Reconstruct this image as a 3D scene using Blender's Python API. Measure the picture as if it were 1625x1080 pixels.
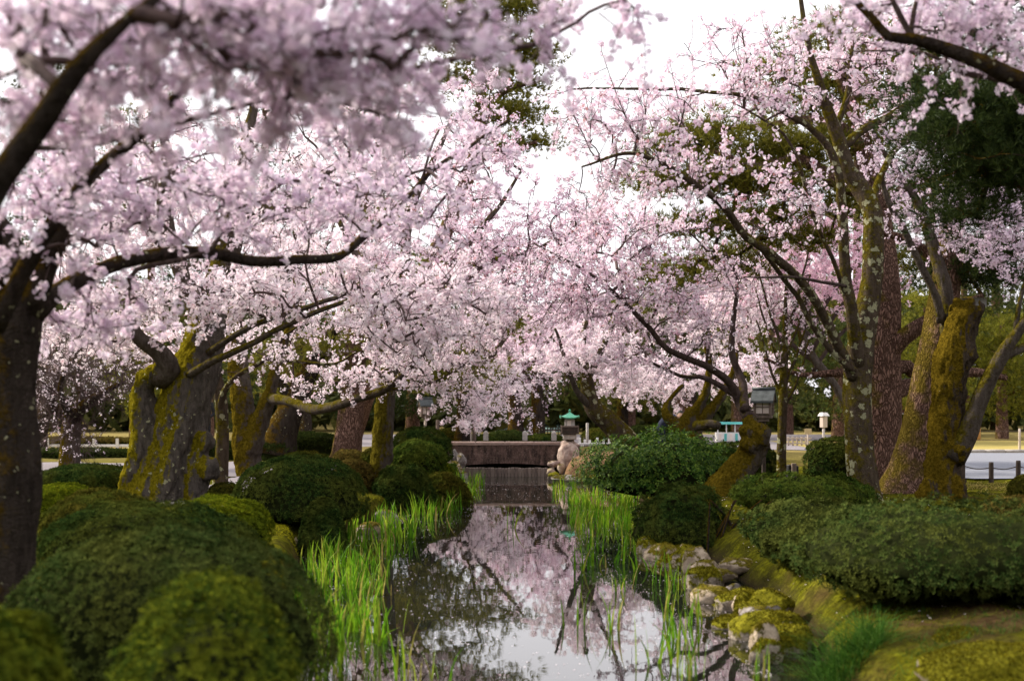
import bpy, bmesh, math
import numpy as np
from mathutils import Vector, Matrix
R = np.random.default_rng(7)
rad = math.radians
for o in list(bpy.data.objects):
    bpy.data.objects.remove(o)
SC = bpy.context.scene
COL = SC.collection

# ------------------------------------------------------------------ camera, sky, sun, exposure
FPX, CXP, HYP, EYE = 2000.0, 812.5, 630.0, 2.0        # focal length in photo pixels, principal column, horizon row, eye height over the water
cam = bpy.data.cameras.new('camera'); camo = bpy.data.objects.new('camera', cam); COL.objects.link(camo)
cam.sensor_width = 36.0; cam.lens = 36.0 * FPX / 1625.0
cam.shift_y = 90.0 / 1625.0
cam.clip_start = 0.1; cam.clip_end = 1500.0
camo.location = (0, 0, EYE); camo.rotation_euler = (rad(90), 0, 0)
cam.dof.use_dof = True; cam.dof.focus_distance = 21.0; cam.dof.aperture_fstop = 1.6
SC.camera = camo

SUN_EL, SUN_ROT = rad(35), rad(296)
W = bpy.data.worlds.new('World'); SC.world = W; W.use_nodes = True
nt = W.node_tree; nt.nodes.clear()
sky = nt.nodes.new('ShaderNodeTexSky'); sky.sky_type = 'NISHITA'; sky.sun_disc = False
sky.sun_elevation = SUN_EL; sky.sun_rotation = SUN_ROT; sky.dust_density = 4.0
hs = nt.nodes.new('ShaderNodeHueSaturation'); hs.inputs['Saturation'].default_value = 0.25
mx = nt.nodes.new('ShaderNodeMixRGB'); mx.inputs[0].default_value = 0.72
mx.inputs[2].default_value = (12.8, 12.4, 12.9, 1)     # an even, thin cloud layer over the clear sky
bg = nt.nodes.new('ShaderNodeBackground'); bg.inputs['Strength'].default_value = 0.098
wo = nt.nodes.new('ShaderNodeOutputWorld')
nt.links.new(sky.outputs[0], hs.inputs['Color']); nt.links.new(hs.outputs[0], mx.inputs[1])
nt.links.new(mx.outputs[0], bg.inputs['Color']); nt.links.new(bg.outputs[0], wo.inputs[0])
sl = bpy.data.lights.new('sun', 'SUN'); slo = bpy.data.objects.new('sun', sl); COL.objects.link(slo)
sl.energy = 5.0; sl.angle = rad(3); sl.color = (1.0, 0.9, 0.76)
sdir = Vector((math.sin(SUN_ROT) * math.cos(SUN_EL), math.cos(SUN_ROT) * math.cos(SUN_EL), math.sin(SUN_EL)))
slo.rotation_euler = sdir.to_track_quat('Z', 'Y').to_euler()
slo.location = (-10, -5, 20)
SC.view_settings.view_transform = 'Standard'; SC.view_settings.look = 'None'
SC.view_settings.gamma = 1.0; SC.view_settings.use_curve_mapping = False
SC.view_settings.exposure = 0.62
SC.render.engine = 'CYCLES'
SC.cycles.use_denoising = True
SC.cycles.max_bounces = 7; SC.cycles.diffuse_bounces = 4; SC.cycles.glossy_bounces = 3
SC.cycles.transmission_bounces = 4; SC.cycles.transparent_max_bounces = 4
SC.cycles.caustics_reflective = False; SC.cycles.caustics_refractive = False

# ------------------------------------------------------------------ helpers
def P(px, py, d):
    return np.array([(px - CXP) / FPX * d, d, EYE + (HYP - py) / FPX * d])

_T = R.random(65536)
def vnoise(p):
    i = np.floor(p).astype(np.int64); f = p - i; u = f * f * (3 - 2 * f)
    def h(a, b, c): return _T[((a * 73856093) ^ (b * 19349663) ^ (c * 83492791)) & 65535]
    x, y, z = i[..., 0], i[..., 1], i[..., 2]
    ux, uy, uz = u[..., 0], u[..., 1], u[..., 2]
    def l(a, b, t): return a + (b - a) * t
    return l(l(l(h(x, y, z), h(x + 1, y, z), ux), l(h(x, y + 1, z), h(x + 1, y + 1, z), ux), uy),
             l(l(h(x, y, z + 1), h(x + 1, y, z + 1), ux), l(h(x, y + 1, z + 1), h(x + 1, y + 1, z + 1), ux), uy), uz)
def fbm(p, f=1.0, o=3):
    p = np.asarray(p, float) * f; s = 0; a = .5; t = 0
    for k in range(o):
        s = s + a * vnoise(p + 17.3 * k); t += a; a *= .5; p = p * 2.03
    return s / t * 2 - 1          # about -1..1

class MB:
    def __init__(s): s.v = []; s.f = []; s.n = 0
    def add(s, V, F, m=0):
        V = np.asarray(V, float).reshape(-1, 3); F = np.asarray(F, np.int64)
        s.v.append(V); s.f.append((F + s.n, m)); s.n += len(V); return s
    def build(s, name, mats, parent=None, smooth=True, kind=None):
        V = np.concatenate(s.v)
        if parent is not None: V = V - np.array(world_loc(parent))
        me = bpy.data.meshes.new(name)
        me.vertices.add(len(V)); me.vertices.foreach_set('co', V.astype(np.float32).ravel())
        li = np.concatenate([f.ravel() for f, m in s.f]); me.loops.add(len(li)); me.loops.foreach_set('vertex_index', li.astype(np.int32))
        cnt = np.concatenate([np.full(len(f), f.shape[1]) for f, m in s.f])
        st = np.concatenate([[0], np.cumsum(cnt)[:-1]])
        me.polygons.add(len(cnt)); me.polygons.foreach_set('loop_start', st.astype(np.int32))
        mi = np.concatenate([np.full(len(f), m) for f, m in s.f]).astype(np.int32)
        if not isinstance(mats, (list, tuple)): mats = [mats]
        for m in mats: me.materials.append(m)
        me.polygons.foreach_set('material_index', mi)
        me.polygons.foreach_set('use_smooth', np.full(len(cnt), smooth))
        me.update(calc_edges=True)
        o = bpy.data.objects.new(name, me); COL.objects.link(o)
        if parent is not None: o.parent = parent
        if kind: o['kind'] = kind
        return o

def world_loc(o):
    l = Vector(o.location)
    while o.parent: o = o.parent; l += Vector(o.location)
    return l
def thing(name, label, cat, loc, group=None):
    o = bpy.data.objects.new(name, None); COL.objects.link(o); o.location = Vector([float(c) for c in loc]); o.empty_display_size = .2
    tag(o, label, cat, group); return o
def tag(o, label, cat, group=None):
    o['label'] = label; o['category'] = cat
    if group: o['group'] = group
    return o
def copy_tree(o, parent=None):
    c = o.copy(); COL.objects.link(c); c.parent = parent
    for ch in list(o.children): copy_tree(ch, c)
    return c

def norm(v): return v / np.maximum(np.linalg.norm(v, axis=-1, keepdims=True), 1e-9)
def frames(nrm):
    """rotation matrices whose third column is nrm, spun at random"""
    n = norm(nrm); r = norm(R.normal(size=n.shape)); x = norm(np.cross(r, n)); y = np.cross(n, x)
    return np.stack([x, y, n], -1)
def scatter(mb, PV, PF, pos, rot, sc, m=0):
    k = len(PV); n = len(pos)
    V = np.einsum('nij,kj->nki', rot, PV) * np.asarray(sc).reshape(-1, 1, 1) + pos[:, None, :]
    F = PF[None] + (np.arange(n) * k)[:, None, None]
    mb.add(V, F.reshape(-1, PF.shape[1]), m)

def resample(pts, rr, step):
    pts = np.asarray(pts, float); rr = np.asarray(rr, float)
    P0 = np.vstack([2 * pts[0] - pts[1], pts, 2 * pts[-1] - pts[-2]]); out = []; ro = []
    for i in range(len(pts) - 1):
        a, b, c, d = P0[i:i + 4]; n = max(2, int(np.linalg.norm(c - b) / step))
        t = np.linspace(0, 1, n, endpoint=False)[:, None]
        out.append(.5 * ((2 * b) + (c - a) * t + (2 * a - 5 * b + 4 * c - d) * t ** 2 + (3 * b - a - 3 * c + d) * t ** 3))
        ro.append(rr[i] + (rr[i + 1] - rr[i]) * t[:, 0])
    out.append(pts[-1:]); ro.append(rr[-1:])
    return np.vstack(out), np.concatenate(ro)
def tube(mb, pts, rr, step=.12, sides=10, amp=.1, nf=3.0, ridge=0., twist=0., wob=0., m=0, cap=True):
    p, r = resample(pts, rr, step); n = len(p)
    if wob: p = p + wob * np.stack([fbm(p + 3, 1.7), fbm(p + 9, 1.7), fbm(p + 23, 1.7)], -1) * np.linspace(0, 1, n)[:, None] ** .3
    t = norm(np.gradient(p, axis=0)); u = np.zeros_like(p)
    a = np.array([1., 0, 0]) if abs(t[0][0]) < .8 else np.array([0, 1., 0]); u0 = a - t[0] * a.dot(t[0])
    for i in range(n):
        u0 = u0 - t[i] * u0.dot(t[i]); u0 = u0 / np.linalg.norm(u0); u[i] = u0
    v = np.cross(t, u); th = np.linspace(0, 2 * np.pi, sides, endpoint=False)
    ring = np.cos(th)[None, :, None] * u[:, None] + np.sin(th)[None, :, None] * v[:, None]
    V = p[:, None] + ring * r[:, None, None]
    k = 1 + amp * fbm(V, nf / max(rr[0] * 4, .1), 3)
    if ridge:
        L = np.concatenate([[0], np.cumsum(np.linalg.norm(np.diff(p, axis=0), axis=1))])[:, None]
        k = k + ridge * np.sin(5 * th[None] + twist * L + 2.5 * fbm(V, 1.3))
    V = p[:, None] + ring * (r[:, None] * k)[..., None]
    i = np.arange(n - 1)[:, None] * sides; j = np.arange(sides)[None]; j2 = (j + 1) % sides
    F = np.stack([i + j, i + j2, i + sides + j2, i + sides + j], -1).reshape(-1, 4)
    mb.add(V, F, m); base = mb.n - n * sides
    if cap:
        for s in (0, n - 1):
            mb.add(p[s:s + 1] + (t[s:s + 1] * r[s] * .2 if s else 0), np.zeros((0, 3), int), m)
            c = mb.n - 1; jj = np.arange(sides); q = base + s * sides
            f = np.stack([np.full(sides, c), q + jj, q + (jj + 1) % sides], -1)
            mb.f.append((f if s else f[:, ::-1], m))
    return p, r
def box(mb, c, s, rz=0., m=0, taper=1.0, bev=0.0):
    c = np.asarray(c, float); x, y, z = np.asarray(s, float) / 2
    if bev <= 0:
        V = np.array([[-x, -y, -z], [x, -y, -z], [x, y, -z], [-x, y, -z], [-x * taper, -y * taper, z], [x * taper, -y * taper, z], [x * taper, y * taper, z], [-x * taper, y * taper, z]])
        F = [[3, 2, 1, 0], [4, 5, 6, 7], [0, 1, 5, 4], [1, 2, 6, 5], [2, 3, 7, 6], [3, 0, 4, 7]]
    else:
        b = bev; rings = []
        for zz, k in ((-z, b), (-z + b, 0), (z - b, 0), (z, b)):
            X, Y = x - k, y - k; rings += [[-X, -Y, zz], [X, -Y, zz], [X, Y, zz], [-X, Y, zz]]
        V = np.array(rings); F = [[3, 2, 1, 0], [12, 13, 14, 15]]
        for r_ in range(3):
            for j in range(4): F.append([r_ * 4 + j, r_ * 4 + (j + 1) % 4, r_ * 4 + 4 + (j + 1) % 4, r_ * 4 + 4 + j])
    cs, sn = math.cos(rz), math.sin(rz)
    V = V @ np.array([[cs, sn, 0], [-sn, cs, 0], [0, 0, 1]]) + c
    mb.add(V, np.array(F), m); return mb
def single(name, mb, mat, label, cat, group=None, smooth=True, kind=None):
    """one mesh that is the whole thing, origin at its base"""
    V = np.concatenate(mb.v); loc = Vector(((V[:, 0].min() + V[:, 0].max()) / 2, (V[:, 1].min() + V[:, 1].max()) / 2, V[:, 2].min()))
    for a in mb.v: a -= np.array(loc)
    o = mb.build(name, mat, None, smooth, kind); o.location = loc
    return tag(o, label, cat, group)
_bm = bmesh.new(); bmesh.ops.create_icosphere(_bm, subdivisions=4, radius=1)
ICO_V = np.array([v.co[:] for v in _bm.verts]); ICO_F = np.array([[v.index for v in f.verts] for f in _bm.faces]); _bm.free()
_bm = bmesh.new(); bmesh.ops.create_icosphere(_bm, subdivisions=3, radius=1)
ICS_V = np.array([v.co[:] for v in _bm.verts]); ICS_F = np.array([[v.index for v in f.verts] for f in _bm.faces]); _bm.free()

# ------------------------------------------------------------------ materials
class NM:
    def __init__(s, name):
        s.m = bpy.data.materials.new(name); s.m.use_nodes = True; s.t = s.m.node_tree; s.t.nodes.clear()
        s.out = s.n('ShaderNodeOutputMaterial')
    def n(s, ty, **kw):
        nd = s.t.nodes.new(ty)
        for k, v in kw.items():
            if k.startswith('i_'):
                key = k[2:]; nd.inputs[int(key) if key.isdigit() else key.replace('_', ' ')].default_value = v
            else: setattr(nd, k, v)
        return nd
    def l(s, a, b): s.t.links.new(a, b)
    def ramp(s, src, stops):
        r = s.n('ShaderNodeValToRGB'); e = r.color_ramp.elements
        while len(e) < len(stops): e.new(.5)
        for x, (p, c) in zip(e, stops): x.position = p; x.color = (*c, 1) if len(c) == 3 else c
        s.l(src, r.inputs[0]); return r.outputs[0]
    def noise(s, vec, sc, det=4, rough=.6, dim='3D'):
        nd = s.n('ShaderNodeTexNoise'); nd.inputs['Scale'].default_value = sc; nd.inputs['Detail'].default_value = det; nd.inputs['Roughness'].default_value = rough
        if vec is not None: s.l(vec, nd.inputs['Vector'])
        return nd.outputs['Fac']
    def pos(s, scale=None):
        g = s.n('ShaderNodeNewGeometry').outputs['Position']
        if scale is None: return g
        mp = s.n('ShaderNodeMapping'); mp.inputs['Scale'].default_value = scale; s.l(g, mp.inputs[0]); return mp.outputs[0]
    def mix(s, f, a, b):
        nd = s.n('ShaderNodeMixRGB')
        for i, x in ((0, f), (1, a), (2, b)):
            if hasattr(x, 'is_linked'): s.l(x, nd.inputs[i])
            elif i == 0: nd.inputs[0].default_value = x
            else: nd.inputs[i].default_value = (*x, 1)
        return nd.outputs[0]
    def math(s, op, a, b=None):
        nd = s.n('ShaderNodeMath', operation=op)
        for i, x in ((0, a), (1, b)):
            if x is None: continue
            if hasattr(x, 'is_linked'): s.l(x, nd.inputs[i])
            else: nd.inputs[i].default_value = x
        return nd.outputs[0]
    def bump(s, h, strength=.5, dist=.02):
        nd = s.n('ShaderNodeBump'); nd.inputs['Strength'].default_value = strength; nd.inputs['Distance'].default_value = dist; s.l(h, nd.inputs['Height']); return nd.outputs[0]
    def pbr(s, col, rough=.8, nrm=None, spec=.3):
        b = s.n('ShaderNodeBsdfPrincipled')
        if hasattr(col, 'is_linked'): s.l(col, b.inputs['Base Color'])
        else: b.inputs['Base Color'].default_value = (*col, 1)
        if hasattr(rough, 'is_linked'): s.l(rough, b.inputs['Roughness'])
        else: b.inputs['Roughness'].default_value = rough
        b.inputs['Specular IOR Level'].default_value = spec
        if nrm is not None: s.l(nrm, b.inputs['Normal'])
        s.l(b.outputs[0], s.out.inputs[0]); return s.m
    def axis(s, ax):
        sp = s.n('ShaderNodeSeparateXYZ'); s.l(s.n('ShaderNodeNewGeometry').outputs['Normal'], sp.inputs[0]); return sp.outputs[ax]

def mat_petal(name, stops, tr=.42):
    m = NM(name); g = m.n('ShaderNodeNewGeometry')
    c = m.ramp(g.outputs['Random Per Island'], stops)
    d = m.n('ShaderNodeBsdfDiffuse'); t = m.n('ShaderNodeBsdfTranslucent'); x = m.n('ShaderNodeMixShader'); x.inputs[0].default_value = tr
    m.l(c, d.inputs[0]); m.l(c, t.inputs[0]); m.l(d.outputs[0], x.inputs[1]); m.l(t.outputs[0], x.inputs[2]); m.l(x.outputs[0], m.out.inputs[0])
    return m.m
def mat_leaf(name, stops, tr=.25, rough=.5, patch=None, spec=.05):
    m = NM(name); g = m.n('ShaderNodeNewGeometry')
    c = m.ramp(g.outputs['Random Per Island'], stops)
    if patch:
        f = m.ramp(m.noise(m.pos(), patch[1], 3), [(.42, (0, 0, 0)), (.62, (1, 1, 1))])
        c = m.mix(f, c, patch[0])
    hv = m.n('ShaderNodeHueSaturation'); m.l(c, hv.inputs['Color']); mr = m.n('ShaderNodeMapRange'); mr.inputs['From Min'].default_value = .3; mr.inputs['From Max'].default_value = .7; mr.inputs['To Min'].default_value = .55; mr.inputs['To Max'].default_value = 1.5
    m.l(m.noise(m.pos(), 16, 3, .6), mr.inputs['Value']); m.l(mr.outputs[0], hv.inputs['Value']); c = hv.outputs[0]
    b = m.n('ShaderNodeBsdfPrincipled'); b.inputs['Roughness'].default_value = rough; b.inputs['Specular IOR Level'].default_value = spec
    t = m.n('ShaderNodeBsdfTranslucent'); x = m.n('ShaderNodeMixShader'); x.inputs[0].default_value = tr
    m.l(c, b.inputs['Base Color']); m.l(c, t.inputs[0]); m.l(b.outputs[0], x.inputs[1]); m.l(t.outputs[0], x.inputs[2]); m.l(x.outputs[0], m.out.inputs[0])
    return m.m
def mat_bark(name, base=(.055, .042, .034), light=(.16, .135, .115), moss=.5, lichen=.3, mosscol=(.12, .098, .011), side=-.35, fis=1.0, ls=6.5):
    m = NM(name); p = m.pos(); ps = m.pos((1, 1, .28))
    n1 = m.noise(ps, 14, 6, .7); n2 = m.noise(p, 4, 4); n3 = m.noise(p, 60, 3)
    col = m.ramp(n1, [(.3, base), (.72, light)])
    # moss grows on the weather side and where the bark faces up
    n4 = m.noise(p, 15, 4, .65)
    w = m.math('ADD', m.math('MULTIPLY', m.axis(0), side), m.math('MULTIPLY', m.axis(2), .35))
    mf = m.math('ADD', m.math('ADD', w, m.math('MULTIPLY', n2, 1.3)), moss - 1.55)
    mf = m.math('ADD', mf, m.math('MULTIPLY', n4, 1.0))
    mk = m.ramp(m.math('ADD', mf, m.math('MULTIPLY', n3, .3)), [(.16, (0, 0, 0)), (.46, (1, 1, 1))])
    mc = m.mix(m.ramp(m.noise(p, 24, 5, .7), [(.32, (0, 0, 0)), (.68, (1, 1, 1))]), tuple(c * .30 for c in mosscol), tuple(min(1, c * 1.35) for c in mosscol))
    col = m.mix(mk, col, mc)
    if lichen > 0:
        v = m.n('ShaderNodeTexVoronoi'); v.inputs['Scale'].default_value = ls; v.inputs['Randomness'].default_value = 1
        w2 = m.n('ShaderNodeVectorMath', operation='ADD'); sc_ = m.n('ShaderNodeTexNoise'); sc_.inputs['Scale'].default_value = 18; m.l(p, sc_.inputs['Vector'])
        sm = m.n('ShaderNodeVectorMath', operation='SCALE'); sm.inputs['Scale'].default_value = .14 * 6.5 / ls; m.l(sc_.outputs['Color'], sm.inputs[0])
        m.l(p, w2.inputs[0]); m.l(sm.outputs[0], w2.inputs[1]); m.l(w2.outputs[0], v.inputs['Vector'])
        big = m.noise(p, 1.9, 3)
        lf = m.math('SUBTRACT', m.math('ADD', m.math('MULTIPLY', big, .9), lichen - .62), v.outputs['Distance'])
        lk = m.ramp(m.math('ADD', lf, m.math('MULTIPLY', n3, .22)), [(.09, (0, 0, 0)), (.15, (1, 1, 1))])
        col = m.mix(lk, col, m.mix(n3, (.22, .22, .12), (.50, .49, .32)))
    h = m.math('ADD', m.math('ADD', m.math('MULTIPLY', n1, 1.0), m.math('MULTIPLY', n3, .35)), m.math('MULTIPLY', n4, .8))
    return m.pbr(col, .9, m.bump(h, 1.0 * fis, .07), .0)
def mat_pinebark(name, moss=.3):
    m = NM(name); p = m.pos(); ps = m.pos((1, 1, .32))
    v = m.n('ShaderNodeTexVoronoi', feature='DISTANCE_TO_EDGE'); v.inputs['Scale'].default_value = 24
    dn = m.n('ShaderNodeTexNoise'); dn.inputs['Scale'].default_value = 9; m.l(ps, dn.inputs['Vector'])
    sm = m.n('ShaderNodeVectorMath', operation='SCALE'); sm.inputs['Scale'].default_value = .2; m.l(dn.outputs['Color'], sm.inputs[0])
    ad = m.n('ShaderNodeVectorMath', operation='ADD'); m.l(ps, ad.inputs[0]); m.l(sm.outputs[0], ad.inputs[1]); m.l(ad.outputs[0], v.inputs['Vector'])
    e = m.ramp(v.outputs['Distance'], [(.0, (0, 0, 0)), (.22, (1, 1, 1))])
    n3 = m.noise(p, 40, 4)
    plate = m.mix(n3, (.19, .10, .075), (.36, .23, .18))
    col = m.mix(e, (.085, .048, .037), plate)
    w = m.math('ADD', m.math('MULTIPLY', m.axis(0), -.4), m.math('MULTIPLY', m.noise(p, 3, 4), 1.5))
    mk = m.ramp(m.math('ADD', w, moss - 1.0), [(.2, (0, 0, 0)), (.5, (1, 1, 1))])
    col = m.mix(mk, col, m.mix(n3, (.08, .06, .012), (.22, .16, .03)))
    return m.pbr(col, .9, m.bump(m.math('ADD', m.math('MULTIPLY', e, 1.0), m.math('MULTIPLY', n3, .4)), 1.0, .04), .0)
def mat_simple(name, a, b, sc=8, rough=.8, bump=.3, spec=.25, det=5, scale=None, bd=.01):
    m = NM(name); n = m.noise(m.pos(scale), sc, det, .65); return m.pbr(m.mix(m.ramp(n, [(.3, (0, 0, 0)), (.7, (1, 1, 1))]), a, b), rough, m.bump(n, bump, bd), spec)
def mat_rock(name, a=(.30, .25, .20), b=(.52, .45, .38), moss=.45, mosscol=(.11, .09, .008)):
    m = NM(name); p = m.pos(); n = m.noise(p, 7, 6, .65); n2 = m.noise(p, 3.2, 3); n3 = m.noise(p, 45, 3)
    col = m.ramp(n, [(.28, tuple(c * .45 for c in a)), (.45, a), (.7, b)])
    n5 = m.noise(p, 13, 5, .7)
    mf = m.math('ADD', m.math('ADD', m.math('MULTIPLY', m.axis(2), .6), m.math('MULTIPLY', n2, 1.3)), moss - 1.6)
    mf = m.math('ADD', mf, m.math('MULTIPLY', n5, .9))
    mk = m.ramp(m.math('ADD', mf, m.math('MULTIPLY', n3, .35)), [(.16, (0, 0, 0)), (.34, (1, 1, 1))])
    col = m.mix(mk, col, m.mix(m.ramp(m.noise(p, 30, 5, .7), [(.3, (0, 0, 0)), (.7, (1, 1, 1))]), tuple(c * .22 for c in mosscol), tuple(c * 1.5 for c in mosscol)))
    n = m.math('ADD', n, m.math('MULTIPLY', m.math('MULTIPLY', n5, mk), .9))
    h = m.math('ADD', m.math('MULTIPLY', n, .7), m.math('MULTIPLY', n3, .5))
    return m.pbr(col, .85, m.bump(h, .9, .03), .04)

M = {}
M['petal'] = mat_petal('cherry_petal', [(0, (.80, .58, .70)), (.35, (.87, .71, .81)), (.72, (.92, .82, .89)), (.95, (.94, .89, .93)), (.97, (.55, .28, .32)), (1, (.42, .20, .18))])
M['petal_white'] = mat_petal('white_petal', [(0, (.88, .72, .80)), (.6, (.93, .85, .90)), (.93, (.93, .87, .90)), (1, (.7, .45, .5))])
M['petal_deep'] = mat_petal('pink_petal', [(0, (.80, .52, .64)), (.5, (.87, .63, .73)), (1, (.90, .74, .81))])
M['petal_lilac'] = mat_petal('lilac_petal', [(0, (.68, .52, .65)), (.5, (.78, .66, .77)), (1, (.86, .78, .86))])
M['bud'] = mat_leaf('bud_scale', [(0, (.20, .08, .06)), (1, (.33, .15, .10))], .1)
M['bark'] = mat_bark('cherry_bark', moss=.30, lichen=.10)
M['bark_moss'] = mat_bark('mossy_cherry_bark', moss=.78, lichen=.08, side=-.5)
M['bark_gold'] = mat_bark('golden_moss_bark', moss=.70, lichen=.10, mosscol=(.135, .098, .010), side=-.5)
M['bark_gold_side'] = mat_bark('one_sided_moss_bark', base=(.03,.022,.016), light=(.11,.085,.065), moss=.66, lichen=.10, mosscol=(.145, .10, .010), side=-.7)
M['bark_lichen'] = mat_bark('lichen_cherry_bark', base=(.045,.032,.022), light=(.13,.10,.075), moss=.48, lichen=.46, side=-.2)
M['bark_old'] = mat_bark('old_grey_bark', base=(.045, .040, .037), light=(.17, .145, .12), moss=.46, lichen=.31, ls=10, side=-1.0, mosscol=(.20, .165, .010))
M['bark_dark'] = mat_bark('dark_cherry_bark', base=(.02, .016, .014), light=(.075, .06, .05), moss=.44, lichen=.27, ls=12, mosscol=(.10, .062, .010))
M['bark_thin'] = mat_bark('branch_bark', base=(.05, .036, .032), light=(.15, .11, .10), moss=.1, lichen=.08)
M['twig'] = mat_simple('twig_bark', (.045, .028, .026), (.10, .065, .058), 30, .85)
M['pinebark'] = mat_pinebark('pine_bark', .25)
M['pinebark_moss'] = mat_pinebark('mossy_pine_bark', .42)
M['cutwood'] = mat_simple('cut_wood', (.10, .095, .09), (.22, .21, .20), 20, .9)
def LF(n, cs, **k): M[n] = mat_leaf(n, [(i / (len(cs) - 1), c) for i, c in enumerate(cs)], **k)
LF('azalea_dark', [(0.0109, 0.0234, 0.0062), (0.0218, 0.0437, 0.0094), (0.0421, 0.0640, 0.0125)], patch=((0.0546, 0.0655, 0.0117), 2.2), spec=0.0, rough=.6, tr=.12)
LF('azalea_mid', [(0.0172, 0.0374, 0.0070), (0.0359, 0.0655, 0.0101), (0.0663, 0.0936, 0.0140)], patch=((0.0663, 0.0858, 0.0125), 3), spec=0.0, rough=.6, tr=.12)
LF('azalea_tip', [(.014, .032, .005), (.030, .052, .007), (.05, .075, .009), (.15, .17, .012)], patch=((.10, .115, .010), 3.5), spec=0.0, rough=.6, tr=.12)
LF('azalea_bright', [(0.0495, 0.0720, 0.0045), (0.0990, 0.1260, 0.0063), (0.1620, 0.1710, 0.0090)], patch=((0.0720, 0.0945, 0.0072), 3), spec=0.0, rough=.6)
LF('azalea_olive', [(0.0340, 0.0340, 0.0059), (0.0638, 0.0595, 0.0085), (0.0935, 0.0808, 0.0127)], patch=((0.0467, 0.0578, 0.0085), 3), spec=0.0, rough=.7, tr=.12)
LF('azalea_brown', [(.065, .045, .012), (.11, .078, .018), (.085, .08, .018)], spec=0.0, rough=.7)
LF('azalea_grey', [(0.0158, 0.0317, 0.0079), (0.0346, 0.0576, 0.0137), (0.0634, 0.0806, 0.0202)], patch=((0.0648, 0.0756, 0.0158), 1.6), spec=0.0, rough=.6, tr=.12)
LF('broadleaf', [(.014, .045, .006), (.05, .115, .014), (.15, .235, .03)], rough=.5, spec=.12)
LF('hedge_leaf', [(.018, .03, .008), (.035, .05, .012), (.05, .062, .015)], spec=0.0, rough=.7)
LF('needle', [(.026, .045, .012), (.055, .078, .018), (.10, .10, .022)], tr=.2)
LF('needle_gold', [(.075, .082, .012), (.15, .148, .02), (.24, .21, .03)], tr=.3)
LF('needle_dark', [(.014, .026, .008), (.030, .048, .012), (.052, .070, .016)], tr=.15)
LF('needle_lime', [(.10, .115, .012), (.18, .185, .02), (.24, .22, .03)], tr=.3)
LF('iris_leaf', [(.045, .14, .008), (.085, .22, .010), (.11, .26, .012), (.17, .30, .014), (.08, .21, .010), (.21, .33, .02), (.26, .33, .03), (.30, .22, .08)], tr=.45, rough=.4)
LF('fine_grass', [(.018, .06, .008), (.04, .11, .012), (.08, .15, .02)], tr=.3)
LF('moss_tuft', [(.045, .05, .004), (.10, .105, .006), (.19, .19, .010)], tr=.3, rough=.9)
LF('moss_rock', [(.050, .043, .004), (.115, .10, .006), (.21, .185, .010)], tr=.3, rough=.9)
LF('moss_bright', [(.18, .17, .006), (.30, .28, .008), (.36, .33, .012)], tr=.3, rough=.9)
LF('dry_grass', [(.20, .15, .05), (.30, .24, .07), (.38, .31, .10)], tr=.3, rough=.9)
LF('far_leaf', [(.035, .045, .014), (.06, .07, .018), (.09, .085, .022)])
M['core'] = mat_simple('shade_dark_core', (.010, .014, .005), (.024, .028, .009), 12, .95, spec=0.0)  # inner bush core, shade put into its colour, stops the view through
M['rock'] = mat_rock('pale_rock', (.34,.27,.20), (.58,.48,.37), moss=.22)
M['rock_moss'] = mat_rock('mossy_rock', moss=.55, mosscol=(.155, .145, .009))
M['rock_grey'] = mat_rock('grey_rock', (.15, .13, .12), (.36, .33, .31), moss=.12)
M['rock_white'] = mat_rock('white_rock', (.45, .40, .34), (.72, .68, .62), moss=.02)
M['lantern_rock'] = mat_rock('pinkish_rock', (.30, .22, .19), (.60, .50, .44), moss=.08)
M['stone'] = mat_simple('dressed_stone', (.30, .27, .25), (.50, .47, .44), 20, .85)
M['wood_grey'] = mat_simple('weathered_wood', (.10, .075, .06), (.22, .17, .14), 12, .85, scale=(1, 1, .15))
M['wood_pale'] = mat_simple('pale_wood', (.35, .29, .24), (.55, .47, .40), 14, .8, scale=(1, 1, .2))
M['wood_orange'] = mat_simple('orange_wood', (.40, .20, .06), (.55, .30, .10), 12, .8)
M['wood_dark'] = mat_simple('dark_wood', (.03, .022, .018), (.07, .05, .04), 12, .8)
M['white'] = mat_simple('white_paint', (.62, .60, .58), (.78, .76, .74), 6, .6, .1)
M['paper'] = mat_simple('lamp_paper', (.66, .58, .52), (.80, .72, .66), 5, .7, .05)
M['copper'] = mat_simple('copper_green', (.07, .33, .20), (.16, .50, .33), 9, .6, .2)
M['copper_pale'] = mat_simple('pale_copper_roof', (.28, .46, .42), (.42, .58, .54), 3, .6, .2)
M['slate'] = mat_simple('blue_slate', (.04, .048, .05), (.11, .125, .13), 12, .55, .3)
M['turquoise'] = mat_simple('turquoise_paint', (.08, .38, .36), (.14, .50, .47), 4, .6, .1)
M['gravel'] = mat_simple('pale_gravel', (.16, .145, .155), (.27, .245, .26), 45, .95, .5, .1, 8)
M['gravel_blue'] = mat_simple('grey_gravel', (.15, .16, .19), (.25, .26, .295), 40, .95, .5, .1, 8)
M['lawn'] = mat_simple('dry_lawn', (.26, .21, .06), (.38, .31, .10), 14, .95, .5, .1, 8)
M['black'] = mat_simple('black_plastic', (.012, .012, .014), (.03, .03, .032), 8, .5, .1)
M['rope'] = mat_simple('dark_rope', (.04, .03, .025), (.09, .07, .055), 60, .9)
M['navy'] = mat_simple('navy_cloth', (.012, .016, .035), (.025, .032, .06), 12, .9)
M['coat'] = mat_simple('black_cloth', (.012, .012, .014), (.03, .03, .034), 12, .9)
M['skin'] = mat_simple('skin', (.45, .28, .20), (.52, .34, .25), 8, .6, .05)
M['hair'] = mat_simple('black_hair', (.012, .010, .009), (.03, .025, .02), 40, .6)
M['red_twig'] = mat_simple('red_brown_twigs', (.12, .045, .03), (.22, .09, .06), 20, .9)

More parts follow.
